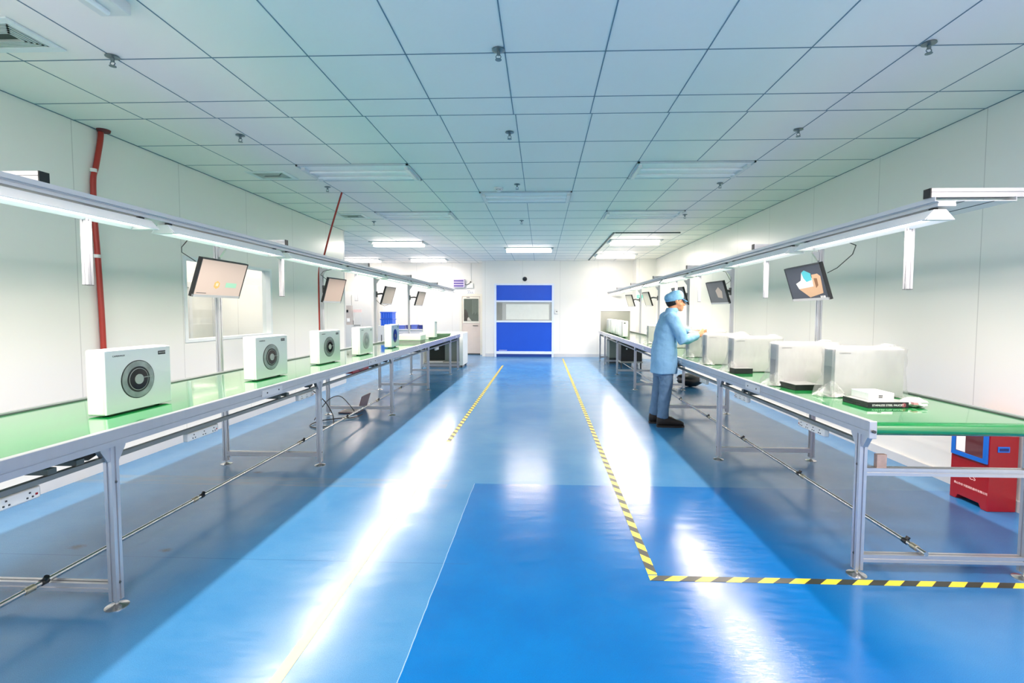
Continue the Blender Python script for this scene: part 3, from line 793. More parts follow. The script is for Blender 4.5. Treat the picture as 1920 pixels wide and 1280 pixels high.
# far unwrapped slim units on the right: front toward the aisle
def slim(x, y, label, m=ivory, yaw=0):
    t = thing('slim_unit', label, 'appliance', (x, y, TB), 'slim white units at the far end of the right conveyor', (0, 0, yaw))
    MB().box(0, .115, 0, .43, .006, .355).build('casing', m, t, True, bevel=.012, seg=2, smooth=40)
    MB().box(-.012, 0, 0, .43, .008, .352).build('front_panel', front_m, t, True, bevel=.003)
    MB().box(.03, .085, .12, .31, 0, .008).build('base_strip', dark, t, True)
    return t
for i, y in enumerate((13.15, 12.6, 12.05, 11.5)):
    slim(1.86, y, f'slim white unit far along the right conveyor, {["farthest", "third nearest", "second nearest", "nearest"][i]} of four in a row')
t = slim(1.80, 10.62, 'slim white unit with a dark front edge, standing before the row of four', white_pl)
MB().box(-.016, -.010, 0, .02, .008, .35).build('edge_strip', dark, t, True)
MB().box(.02, .06, -.003, .002, .30, .325).build('hand_hole', dark, t, True)

# flat black boxes, small carton, foil bag
def flat_box(x, y, w, d, h, yaw, label, text=True):
    t = thing('flat_box', label, 'box', (x, y, TB), 'flat black boxes on the right conveyor', (0, 0, yaw))
    MB().box(0, w, 0, d, 0, h).build('carton', black, t, True, bevel=.0015)
    MB().box(.002, w-.002, .002, d-.002, h, h+.001).build('lid_sheen', mat('lid_reflection_grey', '#8d918f', .3), t, True)  # pale reflection on the glossy black lid, painted as a thin grey sheet
    if text:
        add_text('STAINLESS STEEL FAUCET', t, .025, -.001, .011, .0165, inkw, (Vector((1,0,0)), Vector((0,0,1))))
        MB().cyl((w-.03, .001, h*.5), (w-.03, -.001, h*.5), .013, 12).build('round_mark', mat('dull_red_mark', '#8c4450', .4), t, True)
        add_text('STAINLESS STEEL FAUCET', t, -.001, d-.02, .010, .013, ink, (Vector((0,-1,0)), Vector((0,0,1))))
    return t
flat_box(1.93, 2.875, .245, .22, .034, math.radians(3), 'flat black box with white lettering under the small white carton')
flat_box(1.835, 3.50, .20, .20, .040, math.radians(6), 'flat black box half under the film flap of the second wrapped unit', False)
flat_box(1.77, 4.42, .17, .10, .048, math.radians(5), 'flat black box beside the third wrapped unit', False)
t = thing('small_carton', 'small white carton with a black label lying on the flat black box', 'box', (1.975, 2.94, TB+.035))
MB().box(1.975, 2.125, 2.94, 3.10, TB+.035, TB+.079).build('carton', paper, t, bevel=.001)
m = MB()
for k in range(3): m.box(2.035+.008*k, 2.041+.008*k, 2.9385, 2.94, TB+.058, TB+.066)
m.box(2.035, 2.057, 2.9385, 2.94, TB+.049, TB+.054)
m.build('label_print', black, t)
# crumpled clear bag
rng = random.Random(3)
t = thing('crumpled_bag', 'crumpled clear plastic bag beside the flat black box on the right conveyor', 'plastic bag', (2.235, 2.93, TB))
rings = []
for i in range(9):
    a = -PI/2 + PI*(i+.15)/8.3
    rings.append([(2.235+.075*math.cos(a)*math.cos(q)*rng.uniform(.7,1.2), 2.93+.06*math.cos(a)*math.sin(q)*rng.uniform(.7,1.2), max(TB, TB+.026+.028*math.sin(a)*rng.uniform(.7,1.2))) for q in [2*PI*k/18 for k in range(18)]])
foil = mat('crinkled_clear_bag', '#dfe3df', .12, .35, .8, .25, 60, .6, 90)
MB().loft(rings).build('bag', foil, t)
MB().box(2.19, 2.215, 2.87, 2.90, TB+.022, TB+.036).build('bag_print', mat('pink_print', '#c98f93', .5), t)

# ------------------------------------------------------------------ power strips under the tables
def strip(x, y, s, label, L=.26, n=3):
    t = thing('power_strip', label, 'power strip', (x, y, .66), 'power strips hung under the conveyor tables')
    a, b = sorted((x, x+s*.035))
    MB().box(a, b, y, y+L, .638, .690).build('body', white_pl, t, bevel=.008, seg=2, smooth=40)
    MB().box(min(a,b)+.008, max(a,b)-.008, y+.04, y+.06, .690, .703).build('hanger', dark, t)
    m = 0
    for k in range(n):
        c = y+.045+(L-.09)*k/(n-1)
        xf = x - s*.001
        q = MB()
        for dy, dz in ((-.010, -.008), (.010, -.008), (0, .010)):
            q.cbox((xf, c+dy, .662+dz), (.003, .006, .006))
        q.build('socket', dark, t)
    MB().cbox((x - s*.001, y+L-.02, .66), (.003, .008, .008)).build('switch', red_p, t)
    return t
strip(-2.035, 1.585, -1, 'white power strip at the left photo edge, under the near part of the left conveyor')
strip(-2.035, 2.66, -1, 'white power strip under the left conveyor, right of the nearest leg')
strip(-2.035, 3.93, -1, 'white power strip under the left conveyor, close to the second leg')
strip(1.725, 2.95, 1, 'white power strip under the right conveyor, nearest the rounded end', .30, 4)
strip(1.725, 4.05, 1, 'white power strip under the right conveyor, beside the second leg')
strip(1.725, 5.05, 1, 'white power strip under the right conveyor, between the second leg and the person', .2)
strip(-2.035, 9.2, -1, 'white power strip under the far part of the left conveyor')

# ------------------------------------------------------------------ steel air pipes lying on the lower cross bars
def pipe(x, y0, y1, fits, label):
    t = thing('air_pipe', label, 'pipe', (x, y0, .137), 'steel air pipes under the tables')
    MB().cyl((x, y0, .137), (x, y1, .137), .012, 12).build('pipe', steel, t, smooth=40)
    for y in fits:
        f = MB().cyl((x, y-.02, .137), (x, y+.02, .137), .016, 12).build('coupling', mat('zinc_fitting', '#a9a694', .35, .7), t, smooth=40)
        MB().cyl((x, y+.05, .137), (x, y+.08, .137), .015, 12).cyl((x, y+.065, .137), (x+.016, y+.065, .162), .011, 10).build('valve', black, f, smooth=40)
    return t
pipe(-2.31, .0, 9.5, [2.02, 3.06, 4.45, 5.5, 6.6, 7.7], 'thin steel air pipe with couplings under the left conveyor')
pipe(2.02, 2.52, 12.0, [2.6, 3.7, 4.75, 5.75, 6.9, 8.2], 'thin steel air pipe with couplings under the right conveyor')

# ------------------------------------------------------------------ things under the left table
t = thing('laptop', 'open dark grey laptop standing on the floor under the left conveyor', 'laptop', (-2.60, 6.53, 0))
lapm = mat('grey_mauve_lid', '#8a767a', .4, .1)
MB().box(-2.76, -2.50, 6.37, 6.69, .002, .020).build('base', mat('brown_grey_shell', '#6c5b60', .35, .2), t, bevel=.003)
MB().box(-2.72, -2.56, 6.41, 6.65, .020, .0215).build('keyboard', dark, t)
MB().prism([(-2.500, .016), (-2.490, .016), (-2.425, .235), (-2.435, .238)], 'y', 6.37, 6.69).build('lid', lapm, t)
MB().prism([(-2.502, .03), (-2.4995, .03), (-2.4375, .228), (-2.440, .2285)], 'y', 6.385, 6.675).build('screen', mat('dim_mauve_screen', '#7c6b70', .25), t)
t = thing('cable_coil', 'loose black cable looping down to the floor under the left conveyor', 'cable', (-2.7, 6.0, 0))
pts = [(-2.86, 5.6, .70), (-2.84, 5.68, .5), (-2.72, 5.86, .28), (-2.66, 5.95, .1), (-2.62, 5.9, .012), (-2.56, 5.7, .008), (-2.66, 5.55, .008), (-2.80, 5.65, .010), (-2.78, 5.85, .016), (-2.6, 6.0, .02), (-2.45, 6.1, .010), (-2.40, 6.3, .010)]
def smooth_path(p, k=6):
    P = [Vector(x) for x in p]; out = []
    for i in range(len(P)-1):
        a, b_, c, d = P[max(i-1,0)], P[i], P[i+1], P[min(i+2,len(P)-1)]
        for j in range(k):
            u = j/k
            out.append(.5*((2*b_)+(c-a)*u+(2*a-5*b_+4*c-d)*u*u+(3*b_-a-3*c+d)*u**3))
    out.append(P[-1]); return out
MB().tube(smooth_path(pts), .006, 7).build('cable', black, t, smooth=60)
pts2 = [(-2.78, 5.72, .06), (-2.70, 5.9, .26), (-2.60, 6.05, .30), (-2.52, 6.2, .14), (-2.50, 6.3, .02), (-2.55, 6.28, .008)]
MB().tube(smooth_path(pts2), .005, 7).build('cable_end', black, t, smooth=60)
t = thing('red_case', 'flat red case resting on the under rail of the left conveyor', 'case', (-2.06, 5.30, .728))
MB().box(-2.10, -2.01, 5.02, 5.50, .7285, .768).build('case', red_p, t, bevel=.005)
MB().box(-2.012, -2.006, 5.2, 5.3, .74, .755).build('clasp', dark, t)

# end cabinet at the far end of the left table
t = thing('end_cabinet', 'pale grey cabinet with a dark open front at the far end of the left conveyor', 'cabinet', (-2.45, 12.2, 0))
MB().box(-3.0, -1.93, 11.75, 12.5, .82, .86).build('top', ivory, t, bevel=.004)
MB().box(-2.02, -1.93, 11.75, 12.5, .06, .82).build('side_panel', ivory, t)
MB().box(-3.0, -2.92, 11.75, 12.5, .06, .82).build('side_panel', ivory, t)
MB().box(-2.92, -2.02, 12.42, 12.5, .06, .82).build('back_panel', mat('green_black_panel', '#2f3a37', .5), t)
MB().box(-2.92, -2.02, 11.78, 12.42, .06, .12).build('bottom_panel', grey, t)
MB().box(-2.45, -2.05, 12.1, 12.4, .12, .70).build('grey_inner_box', mat('green_grey_box', '#75827e', .5), t)
MB().box(-2.8, -2.45, 11.8, 11.86, .12, .15).build('white_rod', white_pl, t)
for x in (-2.96, -1.98):
    for y in (11.8, 12.45): MB().cyl((x, y, 0), (x, y, .06), .025, 10).build('foot', dark, t)

# far right: equipment under and on the table
t = thing('black_cabinet', 'black equipment box under the far end of the right conveyor', 'equipment box', (2.25, 12.3, 0))
MB().box(1.98, 2.5, 11.9, 12.5, .17, .60).build('body', black, t, bevel=.01)
MB().box(1.975, 2.52, 11.9, 12.55, .13, .17).build('shelf', grey, t)
for x in (2.0, 2.48):
    for y in (11.95, 12.48): MB().cyl((x, y, 0), (x, y, .13), .02, 8).build('foot', dark, t)
MB().cyl((2.12, 11.90, .48), (2.12, 11.894, .48), .02, 12).build('lamp', white_pl, t)
t = thing('grey_cabinet', 'grey equipment box under the far end of the right conveyor, beside the black one', 'equipment box', (2.1, 13.3, 0))
MB().box(1.85, 2.45, 13.0, 13.6, .15, .62).build('body', mat('green_grey_box', '#75827e', .5), t, bevel=.008)
MB().box(1.85, 2.45, 13.0, 13.6, 0, .15).build('plinth', dark, t)
t = thing('grey_partition', 'grey partition board standing across the far end of the right conveyor', 'partition', (2.15, 13.80, TB))
MB().box(1.70, 2.54, 13.78, 13.81, TB, 1.42).build('board', mat('warm_grey_board', '#83857f', .7), t)
MB().box(1.685, 1.70, 13.77, 13.82, TB, 1.43).build('edge_trim', white_pl, t)
MB().box(1.685, 2.54, 13.77, 13.82, 1.42, 1.435).build('top_trim', white_pl, t)
t = thing('paper_tube', 'white tube lying on the floor under the right conveyor behind the person', 'tube', (2.2, 9.2, 0))
MB().tube(smooth_path([(2.02, 9.7, .02), (2.1, 9.3, .018), (2.3, 8.9, .018), (2.4, 8.5, .02)]), .016, 8).build('tube', white_pl, t, smooth=60)
t = thing('bin_bag', 'black bag on the floor behind the right conveyor, low beside the wall', 'bag', (2.80, 9.05, 0))
rng = random.Random(5); rings = []
for i in range(8):
    a = -PI/2 + PI*(i+.2)/7.4
    rings.append([(2.80+.24*math.cos(a)*math.cos(q)*rng.uniform(.85,1.1), 9.05+.26*math.cos(a)*math.sin(q)*rng.uniform(.85,1.1), max(0, .13+.13*math.sin(a))) for q in [2*PI*k/16 for k in range(16)]])
MB().loft(rings).build('bag', mat('black_bag', '#1a1c1e', .35, 0, .5, .2, 20), t, smooth=60)
# ------------------------------------------------------------------ ceiling fittings
chrome = mat('dull_chrome', '#7d8a8a', .3, .7)
WHERE = {0: 'over the aisle', -1: 'on the left', 1: 'on the right'}
for sd, lst in ((0, [(-.26, 2.905), (-.28, 4.21), (-.30, 5.91), (-.34, 8.23)]), (-1, [(-2.62, 2.905), (-2.66, 4.21), (-2.675, 5.97), (-2.90, 8.27)]), (1, [(2.22, 2.915), (2.17, 4.22), (2.14, 5.92), (2.28, 7.80)])):
    for k, (x, y) in enumerate(lst):
        t = thing('sprinkler', f'pendant fire sprinkler in the ceiling {WHERE[sd]}, {ORD[k]} of four from the viewer', 'sprinkler', (x, y, ZC), 'ceiling sprinklers')
        MB().lathe([(.012, 0), (.036, -.002), (.038, -.007), (.016, -.014)], (x, y, ZC), 20).build('rosette', chrome, t, smooth=40)
        MB().cyl((x, y, ZC-.010), (x, y, ZC-.034), .010, 10).build('body', chrome, t, smooth=40)
        f = MB()
        for s in (-1, 1): f.tube([(x+s*.008, y, ZC-.032), (x+s*.016, y, ZC-.044), (x+s*.004, y, ZC-.060)], .0028, 6)
        f.build('yoke', chrome, t)
        MB().lathe([(.003, -.058), (.019, -.059), (.019, -.062), (.003, -.063)], (x, y, ZC), 14).build('deflector', chrome, t)
t = thing('smoke_detector', 'round white smoke detector on the ceiling beside the aisle sprinklers', 'smoke detector', (-.54, 6.08, ZC))
MB().lathe([(.058, 0), (.060, -.012), (.050, -.020)], (-.54, 6.08, ZC), 24).build('base', white_pl, t, smooth=40)
MB().lathe([(.042, -.018), (.044, -.034), (.030, -.044), (.005, -.046)], (-.54, 6.08, ZC), 24).build('sensor', white_pl, t, smooth=40)
for k in range(3): MB().cbox((-.54+.02*(k-1), 6.04, ZC-.028), (.010, .006, .006)).build('slot', dark, t)
def vent(x0, x1, y0, y1, label):
    t = thing('air_vent', label, 'air vent', ((x0+x1)/2, (y0+y1)/2, ZC), 'ceiling air vents')
    z = ZC; b = .05
    MB().box(x0, x1, y0, y0+b, z-.012, z).box(x0, x1, y1-b, y1, z-.012, z).box(x0, x0+b, y0+b, y1-b, z-.012, z).box(x1-b, x1, y0+b, y1-b, z-.012, z).build('frame', mat('vent_frame', '#dfe6e4', .4), t, bevel=.003)
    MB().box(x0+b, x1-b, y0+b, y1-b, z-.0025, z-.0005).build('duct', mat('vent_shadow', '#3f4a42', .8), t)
    for k in range(5):
        e = b + .004 + .016*k
        if y0+e+.01 >= y1-e: break
        l = MB()
        for a in ((x0+e, x1-e, y0+e, y0+e+.009), (x0+e, x1-e, y1-e-.009, y1-e), (x0+e, x0+e+.009, y0+e, y1-e), (x1-e-.009, x1-e, y0+e, y1-e)): l.box(*a, z-.010-.002*k, z-.004)
        l.build('louvre_ring', mat('vent_louvre', '#bcc7bf', .45), t)
    return t
vent(-3.45, -2.83, 2.50, 2.83, 'large louvred air vent in the ceiling at the top left')
vent(-3.30, -2.85, 5.28, 5.60, 'louvred air vent in the ceiling above the window')
vent(-3.30, -2.85, 7.60, 7.95, 'louvred air vent in the ceiling near the far end of the left wall')
t = thing('ceiling_light', 'white end of a ceiling light cut by the top photo edge', 'ceiling light', (-2.16, 2.2, ZC))
MB().box(-2.24, -2.08, 1.25, 2.43, ZC-.06, ZC).build('body', white_pl, t, bevel=.008)
MB().cyl((-2.16, 1.3, ZC-.07), (-2.16, 2.38, ZC-.07), .013, 8).build('tube', mat('unlit_tube', '#f0f2f0', .3), t, smooth=40)

# ------------------------------------------------------------------ red conduits
t = thing('red_conduit', 'red conduit running down the left wall beside the nearest unit', 'conduit', (XL, 4.0, .8))
MB().tube(smooth_path([(-3.79, 4.06, 2.947), (-3.79, 4.05, 2.85), (-3.79, 4.00, 2.62), (-3.79, 3.97, 2.50), (-3.79, 3.968, 2.2), (-3.79, 3.985, 1.8), (-3.79, 4.0, 1.2), (-3.79, 4.0, .55)]), .021, 10).build('pipe', red_c, t, smooth=60)
for z in (2.58, 1.86): MB().cyl((-3.79, 3.975, z-.014), (-3.79, 3.975, z+.014), .025, 12).build('clip', white_pl, t, smooth=40)
MB().lathe([(.02, 0), (.05, 0), (.045, -.02), (.02, -.02)], (-3.765, 4.06, ZC), 14).build('collar', mat('dark_red_collar', '#5d1f20', .6), t)
t = thing('red_conduit', 'thin red hose slanting from the ceiling to the second post of the left frame', 'conduit', (-2.9, 6.3, 2.0))
MB().tube(smooth_path([(-2.61, 6.25, 2.947), (-2.68, 6.26, 2.75), (-2.80, 6.28, 2.4), (-2.90, 6.30, 2.08), (-2.965, 6.31, 1.9), (-2.968, 6.31, 1.2), (-2.968, 6.31, .80)]), .012, 8).build('hose', red_c, t, smooth=60)
t = thing('cable_bundle', 'black cable bundle lying on the arm of the second left post', 'cable', (-2.7, 6.35, 2.01))
for k in range(3):
    MB().tube(smooth_path([(-2.95, 6.34, 2.02), (-2.8+.03*k, 6.30+.05*k, 2.035+.012*k), (-2.62, 6.36-.03*k, 2.02), (-2.45, 6.5+.05*k, 1.99)]), .008, 6).build('cable', black, t, smooth=60)

# ------------------------------------------------------------------ back wall fittings
yw = YBL
t = thing('insect_trap', 'violet lamp box with three louvres above the beige door', 'insect trap', (-2.64, yw, 2.16))
MB().box(-2.83, -2.455, yw-.10, yw, 2.16, 2.43).build('housing', mat('lilac_housing', '#c9c2d8', .4), t, bevel=.008)
for k in range(3): MB().box(-2.80, -2.49, yw-.106, yw-.098, 2.185+.08*k, 2.235+.08*k).build('louvre', mat('violet_lamp', '#54478c', .3, emit='#6a58b8', estr=.08), t)
t = thing('socket_box', 'white socket box with a plugged cable right of the violet lamp box', 'socket', (-2.29, yw, 2.15))
MB().box(-2.39, -2.19, yw-.05, yw, 2.145, 2.31).build('box', ivory, t, bevel=.006)
MB().cyl((-2.27, yw-.05, 2.34), (-2.27, yw-.02, 2.34), .02, 10).build('plug', black, t)
MB().tube(smooth_path([(-2.455, yw-.06, 2.28), (-2.40, yw-.07, 2.25), (-2.32, yw-.07, 2.28), (-2.28, yw-.05, 2.33)]), .008, 6).build('cable', dark, t, smooth=60)
MB().box(-2.295, -2.255, yw-.02, yw, 2.36, ZC).build('duct', white_pl, t)
t = thing('door_sign', 'small white sign with dark lettering above the beige door', 'sign', (-2.27, yw, 1.965))
MB().box(-2.40, -2.145, yw-.008, yw, 1.96, 2.065).build('plate', mat('pale_blue_plate', '#eceff6', .4), t)
m = MB().box(-2.39, -2.29, yw-.0095, yw-.008, 2.05, 2.06)
m.build('heading', mat('navy_print', '#3c3f66', .5), t)
for k in range(3):
    m = MB().box(-2.35+.055*k, -2.32+.055*k, yw-.0095, yw-.008, 2.005, 2.012).box(-2.34+.055*k, -2.33+.055*k, yw-.0095, yw-.008, 1.993, 2.026)
    m.build('character', mat('navy_print', '#3c3f66', .5), t)
MB().box(-2.39, -2.17, yw-.0095, yw-.008, 1.975, 1.981).build('underline', mat('navy_print', '#3c3f66', .5), t)
t = thing('dome_sensor', 'small black dome sensor above the blue shutter door', 'sensor', (-.507, YB, 2.39))
MB().ell((-.507, YB-.02, 2.39), (.065, .045, .045), 18, 10).build('dome', black, t, smooth=60)
MB().lathe([(.07, 0), (.07, -.012), (.05, -.016)], (-.507, YB, 2.39), 20, axis='y').build('base', dark, t)
t = thing('door_switch', 'small white switch on the wall right of the blue shutter door', 'switch', (.463, YB, 1.4))
MB().box(.42, .51, YB-.03, YB, 1.33, 1.47).build('plate', white_pl, t, bevel=.004)
MB().cyl((.475, YB-.03, 1.40), (.475, YB-.04, 1.40), .016, 10).build('button', black, t)
t = thing('exit_sign', 'green exit sign on the corner column at the far right', 'exit sign', (2.88, YB-.5, 1.75))
MB().box(2.80, 2.99, YB-.52, YB-.5, 1.74, 1.90).build('plate', mat('pale_sign_plate', '#d6ece6', .4), t)
MB().box(2.81, 2.98, YB-.524, YB-.519, 1.80, 1.89).build('green_field', mat('green_sign', '#5fbfa6', .4, emit='#6fcab0', estr=.4), t)
add_text('EXIT', t, -.045, -.025, .085, .05, inkw, (Vector((1,0,0)), Vector((0,0,1))))
for x, y in ((-1.62, YB-.03), (.62, YB-.04)):
    pass

# ------------------------------------------------------------------ side bay at the far left
t = thing('side_bench', 'white side bench with small blue bins standing against the far left wall', 'bench', (-3.75, 14.1, 0))
MB().box(-4.30, -3.20, 13.8, 14.4, .84, .87).build('top', white_pl, t, bevel=.004)
MB().box(-4.28, -3.22, 13.83, 13.85, .55, .84).build('apron', mat('pale_grey_panel', '#cfcfd2', .5), t)
for x in (-4.27, -3.23):
    for y in (13.84, 14.36): MB().box(x-.02, x+.02, y-.02, y+.02, 0, .84).build('leg', alu, t)
binb = mat('lilac_blue_bin', '#5a6fc4', .4); bind = mat('dark_blue_bin', '#27337e', .4)
for k, (x, w_, h_, m_, l) in enumerate(((-4.10, .17, .11, binb, 'pale blue bin at the left end of the side bench'), (-3.90, .10, .12, bind, 'small dark blue bin, second on the side bench'), (-3.72, .17, .13, binb, 'pale blue bin in the middle of the side bench'), (-3.53, .12, .12, bind, 'dark blue bin right of the middle of the side bench'))):
    t = thing('parts_bin', l, 'bin', (x, 14.0, .87), 'bins on the side bench')
    MB().prism([(x-w_/2, .87), (x+w_/2, .87), (x+w_/2+.01, .87+h_), (x-w_/2-.01, .87+h_)], 'y', 13.92, 14.12).build('tray', m_, t)
    MB().box(x-w_/2-.015, x+w_/2+.015, 13.91, 13.925, .87+h_-.02, .87+h_).build('lip', m_, t)
t = thing('hand_tools', 'dark tangled hand tools at the right end of the side bench', 'tools', (-3.36, 14.0, .87))
for k in range(4):
    MB().tube([(-3.44+.05*k, 13.92, .88), (-3.42+.04*k, 14.0, .93+.01*k), (-3.46+.06*k, 14.1, .89)], .014, 6).build('tool', black, t, smooth=60)
t = thing('white_pedestal', 'white pedestal cabinet under the blue crates in the side bay', 'cabinet', (-4.55, 14.1, 0))
MB().box(-4.80, -4.32, 13.9, 14.3, 0, .97).build('body', white_pl, t, bevel=.006)
MB().box(-4.70, -4.68, 13.885, 13.9, .4, .7).build('handle', dark, t)
for k, (z, l) in enumerate(((.97, 'lower blue plastic crate of the stack in the side bay'), (1.175, 'upper blue plastic crate of the stack in the side bay'))):
    t = thing('plastic_crate', l, 'crate', (-4.55, 14.1, z), 'stacked blue crates')
    cr = mat('bright_blue_crate', '#1f5fd8', .4)
    MB().box(-4.72, -4.38, 13.93, 14.27, z, z+.19).build('body', cr, t, bevel=.004)
    MB().box(-4.735, -4.365, 13.915, 14.285, z+.17, z+.20).build('rim', cr, t)
    for q in range(5): MB().box(-4.70+.07*q, -4.69+.07*q, 13.922, 13.932, z+.02, z+.165).build('rib', mat('light_blue_rib', '#5f8cf0', .4), t)
t = thing('control_panel', 'grey control panel on a white stand, beyond the end of the left wall', 'control panel', (-5.25, 13.0, 0))
MB().box(-5.33, -5.20, 12.9, 13.1, 0, 1.02).build('stand', white_pl, t)
MB().box(-5.34, -5.20, 12.94, 13.06, 1.02, 1.55).build('panel', mat('warm_grey_panel', '#bdb6b0', .5), t, bevel=.004)
MB().box(-5.33, -5.28, 12.93, 12.942, 1.36, 1.43).build('display', black, t)
MB().box(-5.32, -5.24, 12.93, 12.942, 1.10, 1.20).build('label', paper, t)
t = thing('tool_rack', 'pale pink rack frame right of the grey control panel in the side bay', 'rack', (-5.05, 13.1, 0))
MB().box(-5.19, -4.96, 13.05, 13.08, 1.36, 1.44).build('header', mat('pale_pink_sheet', '#f0d6d2', .6), t)
for x in (-5.17, -4.99): MB().box(x-.012, x+.012, 13.05, 13.08, 0, 1.36).build('post', white_pl, t)
MB().box(-5.17, -4.99, 13.04, 13.09, .98, 1.02).build('shelf', grey, t)
t = thing('white_cabinet', 'tall white cabinet standing in the side bay near the back wall', 'cabinet', (-5.9, 14.9, 0))
MB().box(-6.5, -5.3, 14.8, 15.35, 0, 2.0).build('body', white_pl, t, bevel=.01)
MB().box(-5.93, -5.92, 14.79, 14.8, .1, 1.9).build('door_gap', grey, t)
for x in (-5.97, -5.87): MB().box(x-.008, x+.008, 14.77, 14.8, .95, 1.1).build('handle', dark, t)

# ------------------------------------------------------------------ red cabinet by the right wall
t = thing('red_cabinet', 'red metal cabinet with a blue framed glass door under the right conveyor by the wall', 'cabinet', (3.27, 3.55, 0))
RX0, RX1, RY0, RY1, RH = 3.14, XR-.03, 3.42, 3.73, .66
MB().prism([(RY0, 0), (RY0+.05, 0), (RY0+.07, .035), (RY1-.07, .035), (RY1-.05, 0), (RY1, 0), (RY1, RH), (RY0, RH)], 'x', RX0, RX1).build('body', red_p, t, bevel=.004)
fr = MB()
for a in ((RY0+.01, RY0+.04, .335, .66), (RY1-.04, RY1-.01, .335, .66), (RY0+.04, RY1-.04, .335, .365), (RY0+.04, RY1-.04, .63, .66)): fr.box(RX0-.012, RX0, *a)
fr.build('door_frame', blue_p, t)
MB().box(RX0-.004, RX0-.001, RY0+.04, RY1-.04, .365, .63).build('glass', mat('dark_red_glass', '#5a2a30', .06), t)
MB().box(RX0-.006, RX0-.004, RY1-.12, RY1-.045, .37, .625).build('notice', paper, t)
MB().box(RX0+.05, RX0+.13, RY0-.006, RY0, .425, .465).build('grip_frame', blue_p, t, bevel=.002)
MB().box(RX0+.06, RX0+.12, RY0-.008, RY0-.005, .435, .455).build('grip', mat('dark_blue_grip', '#0c2468', .5), t)
tx = (Vector((0,-1,0)), Vector((0,0,1)))
def wtext(s, y, z, size, nm):
    o = add_text(s, t, RX0-.0008-t.location.x, y-t.location.y, z, size, lettering, tx, nm); return o
wtext('佛山市安卡国消防器材有限公司', RY1-.035, .115, .0195, 'lettering')
wtext('CS', RY0+.15, .185, .045, 'lettering')

# ------------------------------------------------------------------ floor tape
yel = mat('yellow_tape', '#f6dd3c', .35, 0, .5, .05, 20); blk = mat('black_tape', '#33362c', .4, 0, .5, .1, 20)
def tape(p0, p1, w, label, hazard=True, pitch=.15, skew=.05):
    a, b = Vector((*p0, 0)), Vector((*p1, 0)); L_ = (b-a).length; d = (b-a).normalized(); n = Vector((-d.y, d.x, 0))
    t = MB(); z0, z1 = .0004, .0016
    def par(s0, s1, mi):
        q = []
        for s, side in ((s0, -1), (s1, -1), (s1, 1), (s0, 1)):
            sc = min(L_, max(0, s + side*skew/2)); q.append(a + d*sc + n*(side*w/2))
        if (q[1]-q[0]).length < 1e-5 and (q[2]-q[3]).length < 1e-5: return
        m_ = len(t.v)
        t._p([(p.x, p.y, z0) for p in q] + [(p.x, p.y, z1) for p in q])
        for f_ in ((3,2,1,0), (4,5,6,7), (0,1,5,4), (1,2,6,5), (2,3,7,6), (3,0,4,7)): t.f.append(tuple(m_+i for i in f_)); t.m.append(mi)
    if hazard:
        s = -skew; k = 0
        while s < L_+skew:
            par(s, s+pitch/2, k % 2); s += pitch/2; k += 1
    else: par(-skew, L_+skew, 0)
    return tag(t.build('floor_tape', [yel if hazard else mat('glare_washed_yellow_tape', '#e6d588', .3, 0, .5, .12, 12), blk]), label, 'floor tape', 'floor marking tapes')  # plain tape: the lamp reflection washing it out is put into a paler yellow
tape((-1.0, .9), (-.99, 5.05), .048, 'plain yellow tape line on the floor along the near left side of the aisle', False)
tape((-.99, 5.06), (-.985, 12.3), .048, 'yellow and black striped tape along the far left side of the aisle')
tape((.645, 14.2), (.60, 2.51), .048, 'yellow and black striped tape along the right side of the aisle')
tape((.575, 2.475), (3.1, 2.485), .048, 'yellow and black striped tape crossing the floor before the rounded conveyor end', skew=.06, pitch=.16)

# ------------------------------------------------------------------ the person
skin = mat('skin', '#c98f6b', .5, 0, .4, .05, 20)
coatm = mat('light_blue_coat', '#78a5c8', .8, 0, .25, .12, 9, .5, 22)
capm = mat('light_blue_cap', '#74a9cd', .7, 0, .3, .15, 25, .4, 60)
jean = mat('washed_denim', '#587490', .85, 0, .2, .22, 16, .4, 40)
shoe = mat('black_shoe', '#1e1917', .6, 0, .4, .25, 30)
hairm = mat('black_hair', '#191614', .6, 0, .4, .2, 60)
PY = 5.90
P = thing('person', 'person in a light blue coat, cap, jeans and black shoes working at the right conveyor', 'person', (1.5, PY, 0))
def ring(cx, cy, z, hx, hy, n=20, p=2.2):
    out = []
    for k in range(n):
        a = 2*PI*k/n; c, s = math.cos(a), math.sin(a)
        out.append((cx+hx*math.copysign(abs(c)**(2/p), c), cy+hy*math.copysign(abs(s)**(2/p), s), z))
    return out
B = MB()
B.loft([ring(1.51, PY, z, hx, hy) for z, hx, hy in ((.74, .09, .13), (.86, .10, .15), (1.0, .095, .14))] + [ring(1.53, PY, 1.2, .08, .14), ring(1.55, PY, 1.29, .07, .14), ring(1.57, PY, 1.36, .055, .10), ring(1.585, PY, 1.40, .055, .07), ring(1.60, PY, 1.45, .052, .056), ring(1.615, PY, 1.50, .055, .058)])
B.ell((1.620, PY, 1.548), (.097, .078, .102), 20, 12)
B.ell((1.662, PY, 1.468), (.064, .055, .058), 18, 10)
B.ell((1.700, PY, 1.500), (.036, .050, .045), 14, 8)
B.loft([ring(1.728, PY, 1.515, .010, .008, 10), ring(1.738, PY, 1.492, .013, .011, 10), ring(1.741, PY, 1.479, .015, .015, 10), ring(1.730, PY, 1.470, .012, .013, 10)])
B.ell((1.720, PY, 1.452), (.013, .024, .008)); B.ell((1.717, PY, 1.441), (.012, .021, .008))
B.ell((1.697, PY, 1.424), (.026, .028, .02))
for s in (-1, 1):
    B.ell((1.627, PY+s*.080, 1.522), (.020, .012, .033), 12, 8)
    B.ell((1.675, PY+s*.045, 1.488), (.03, .022, .028), 12, 8)
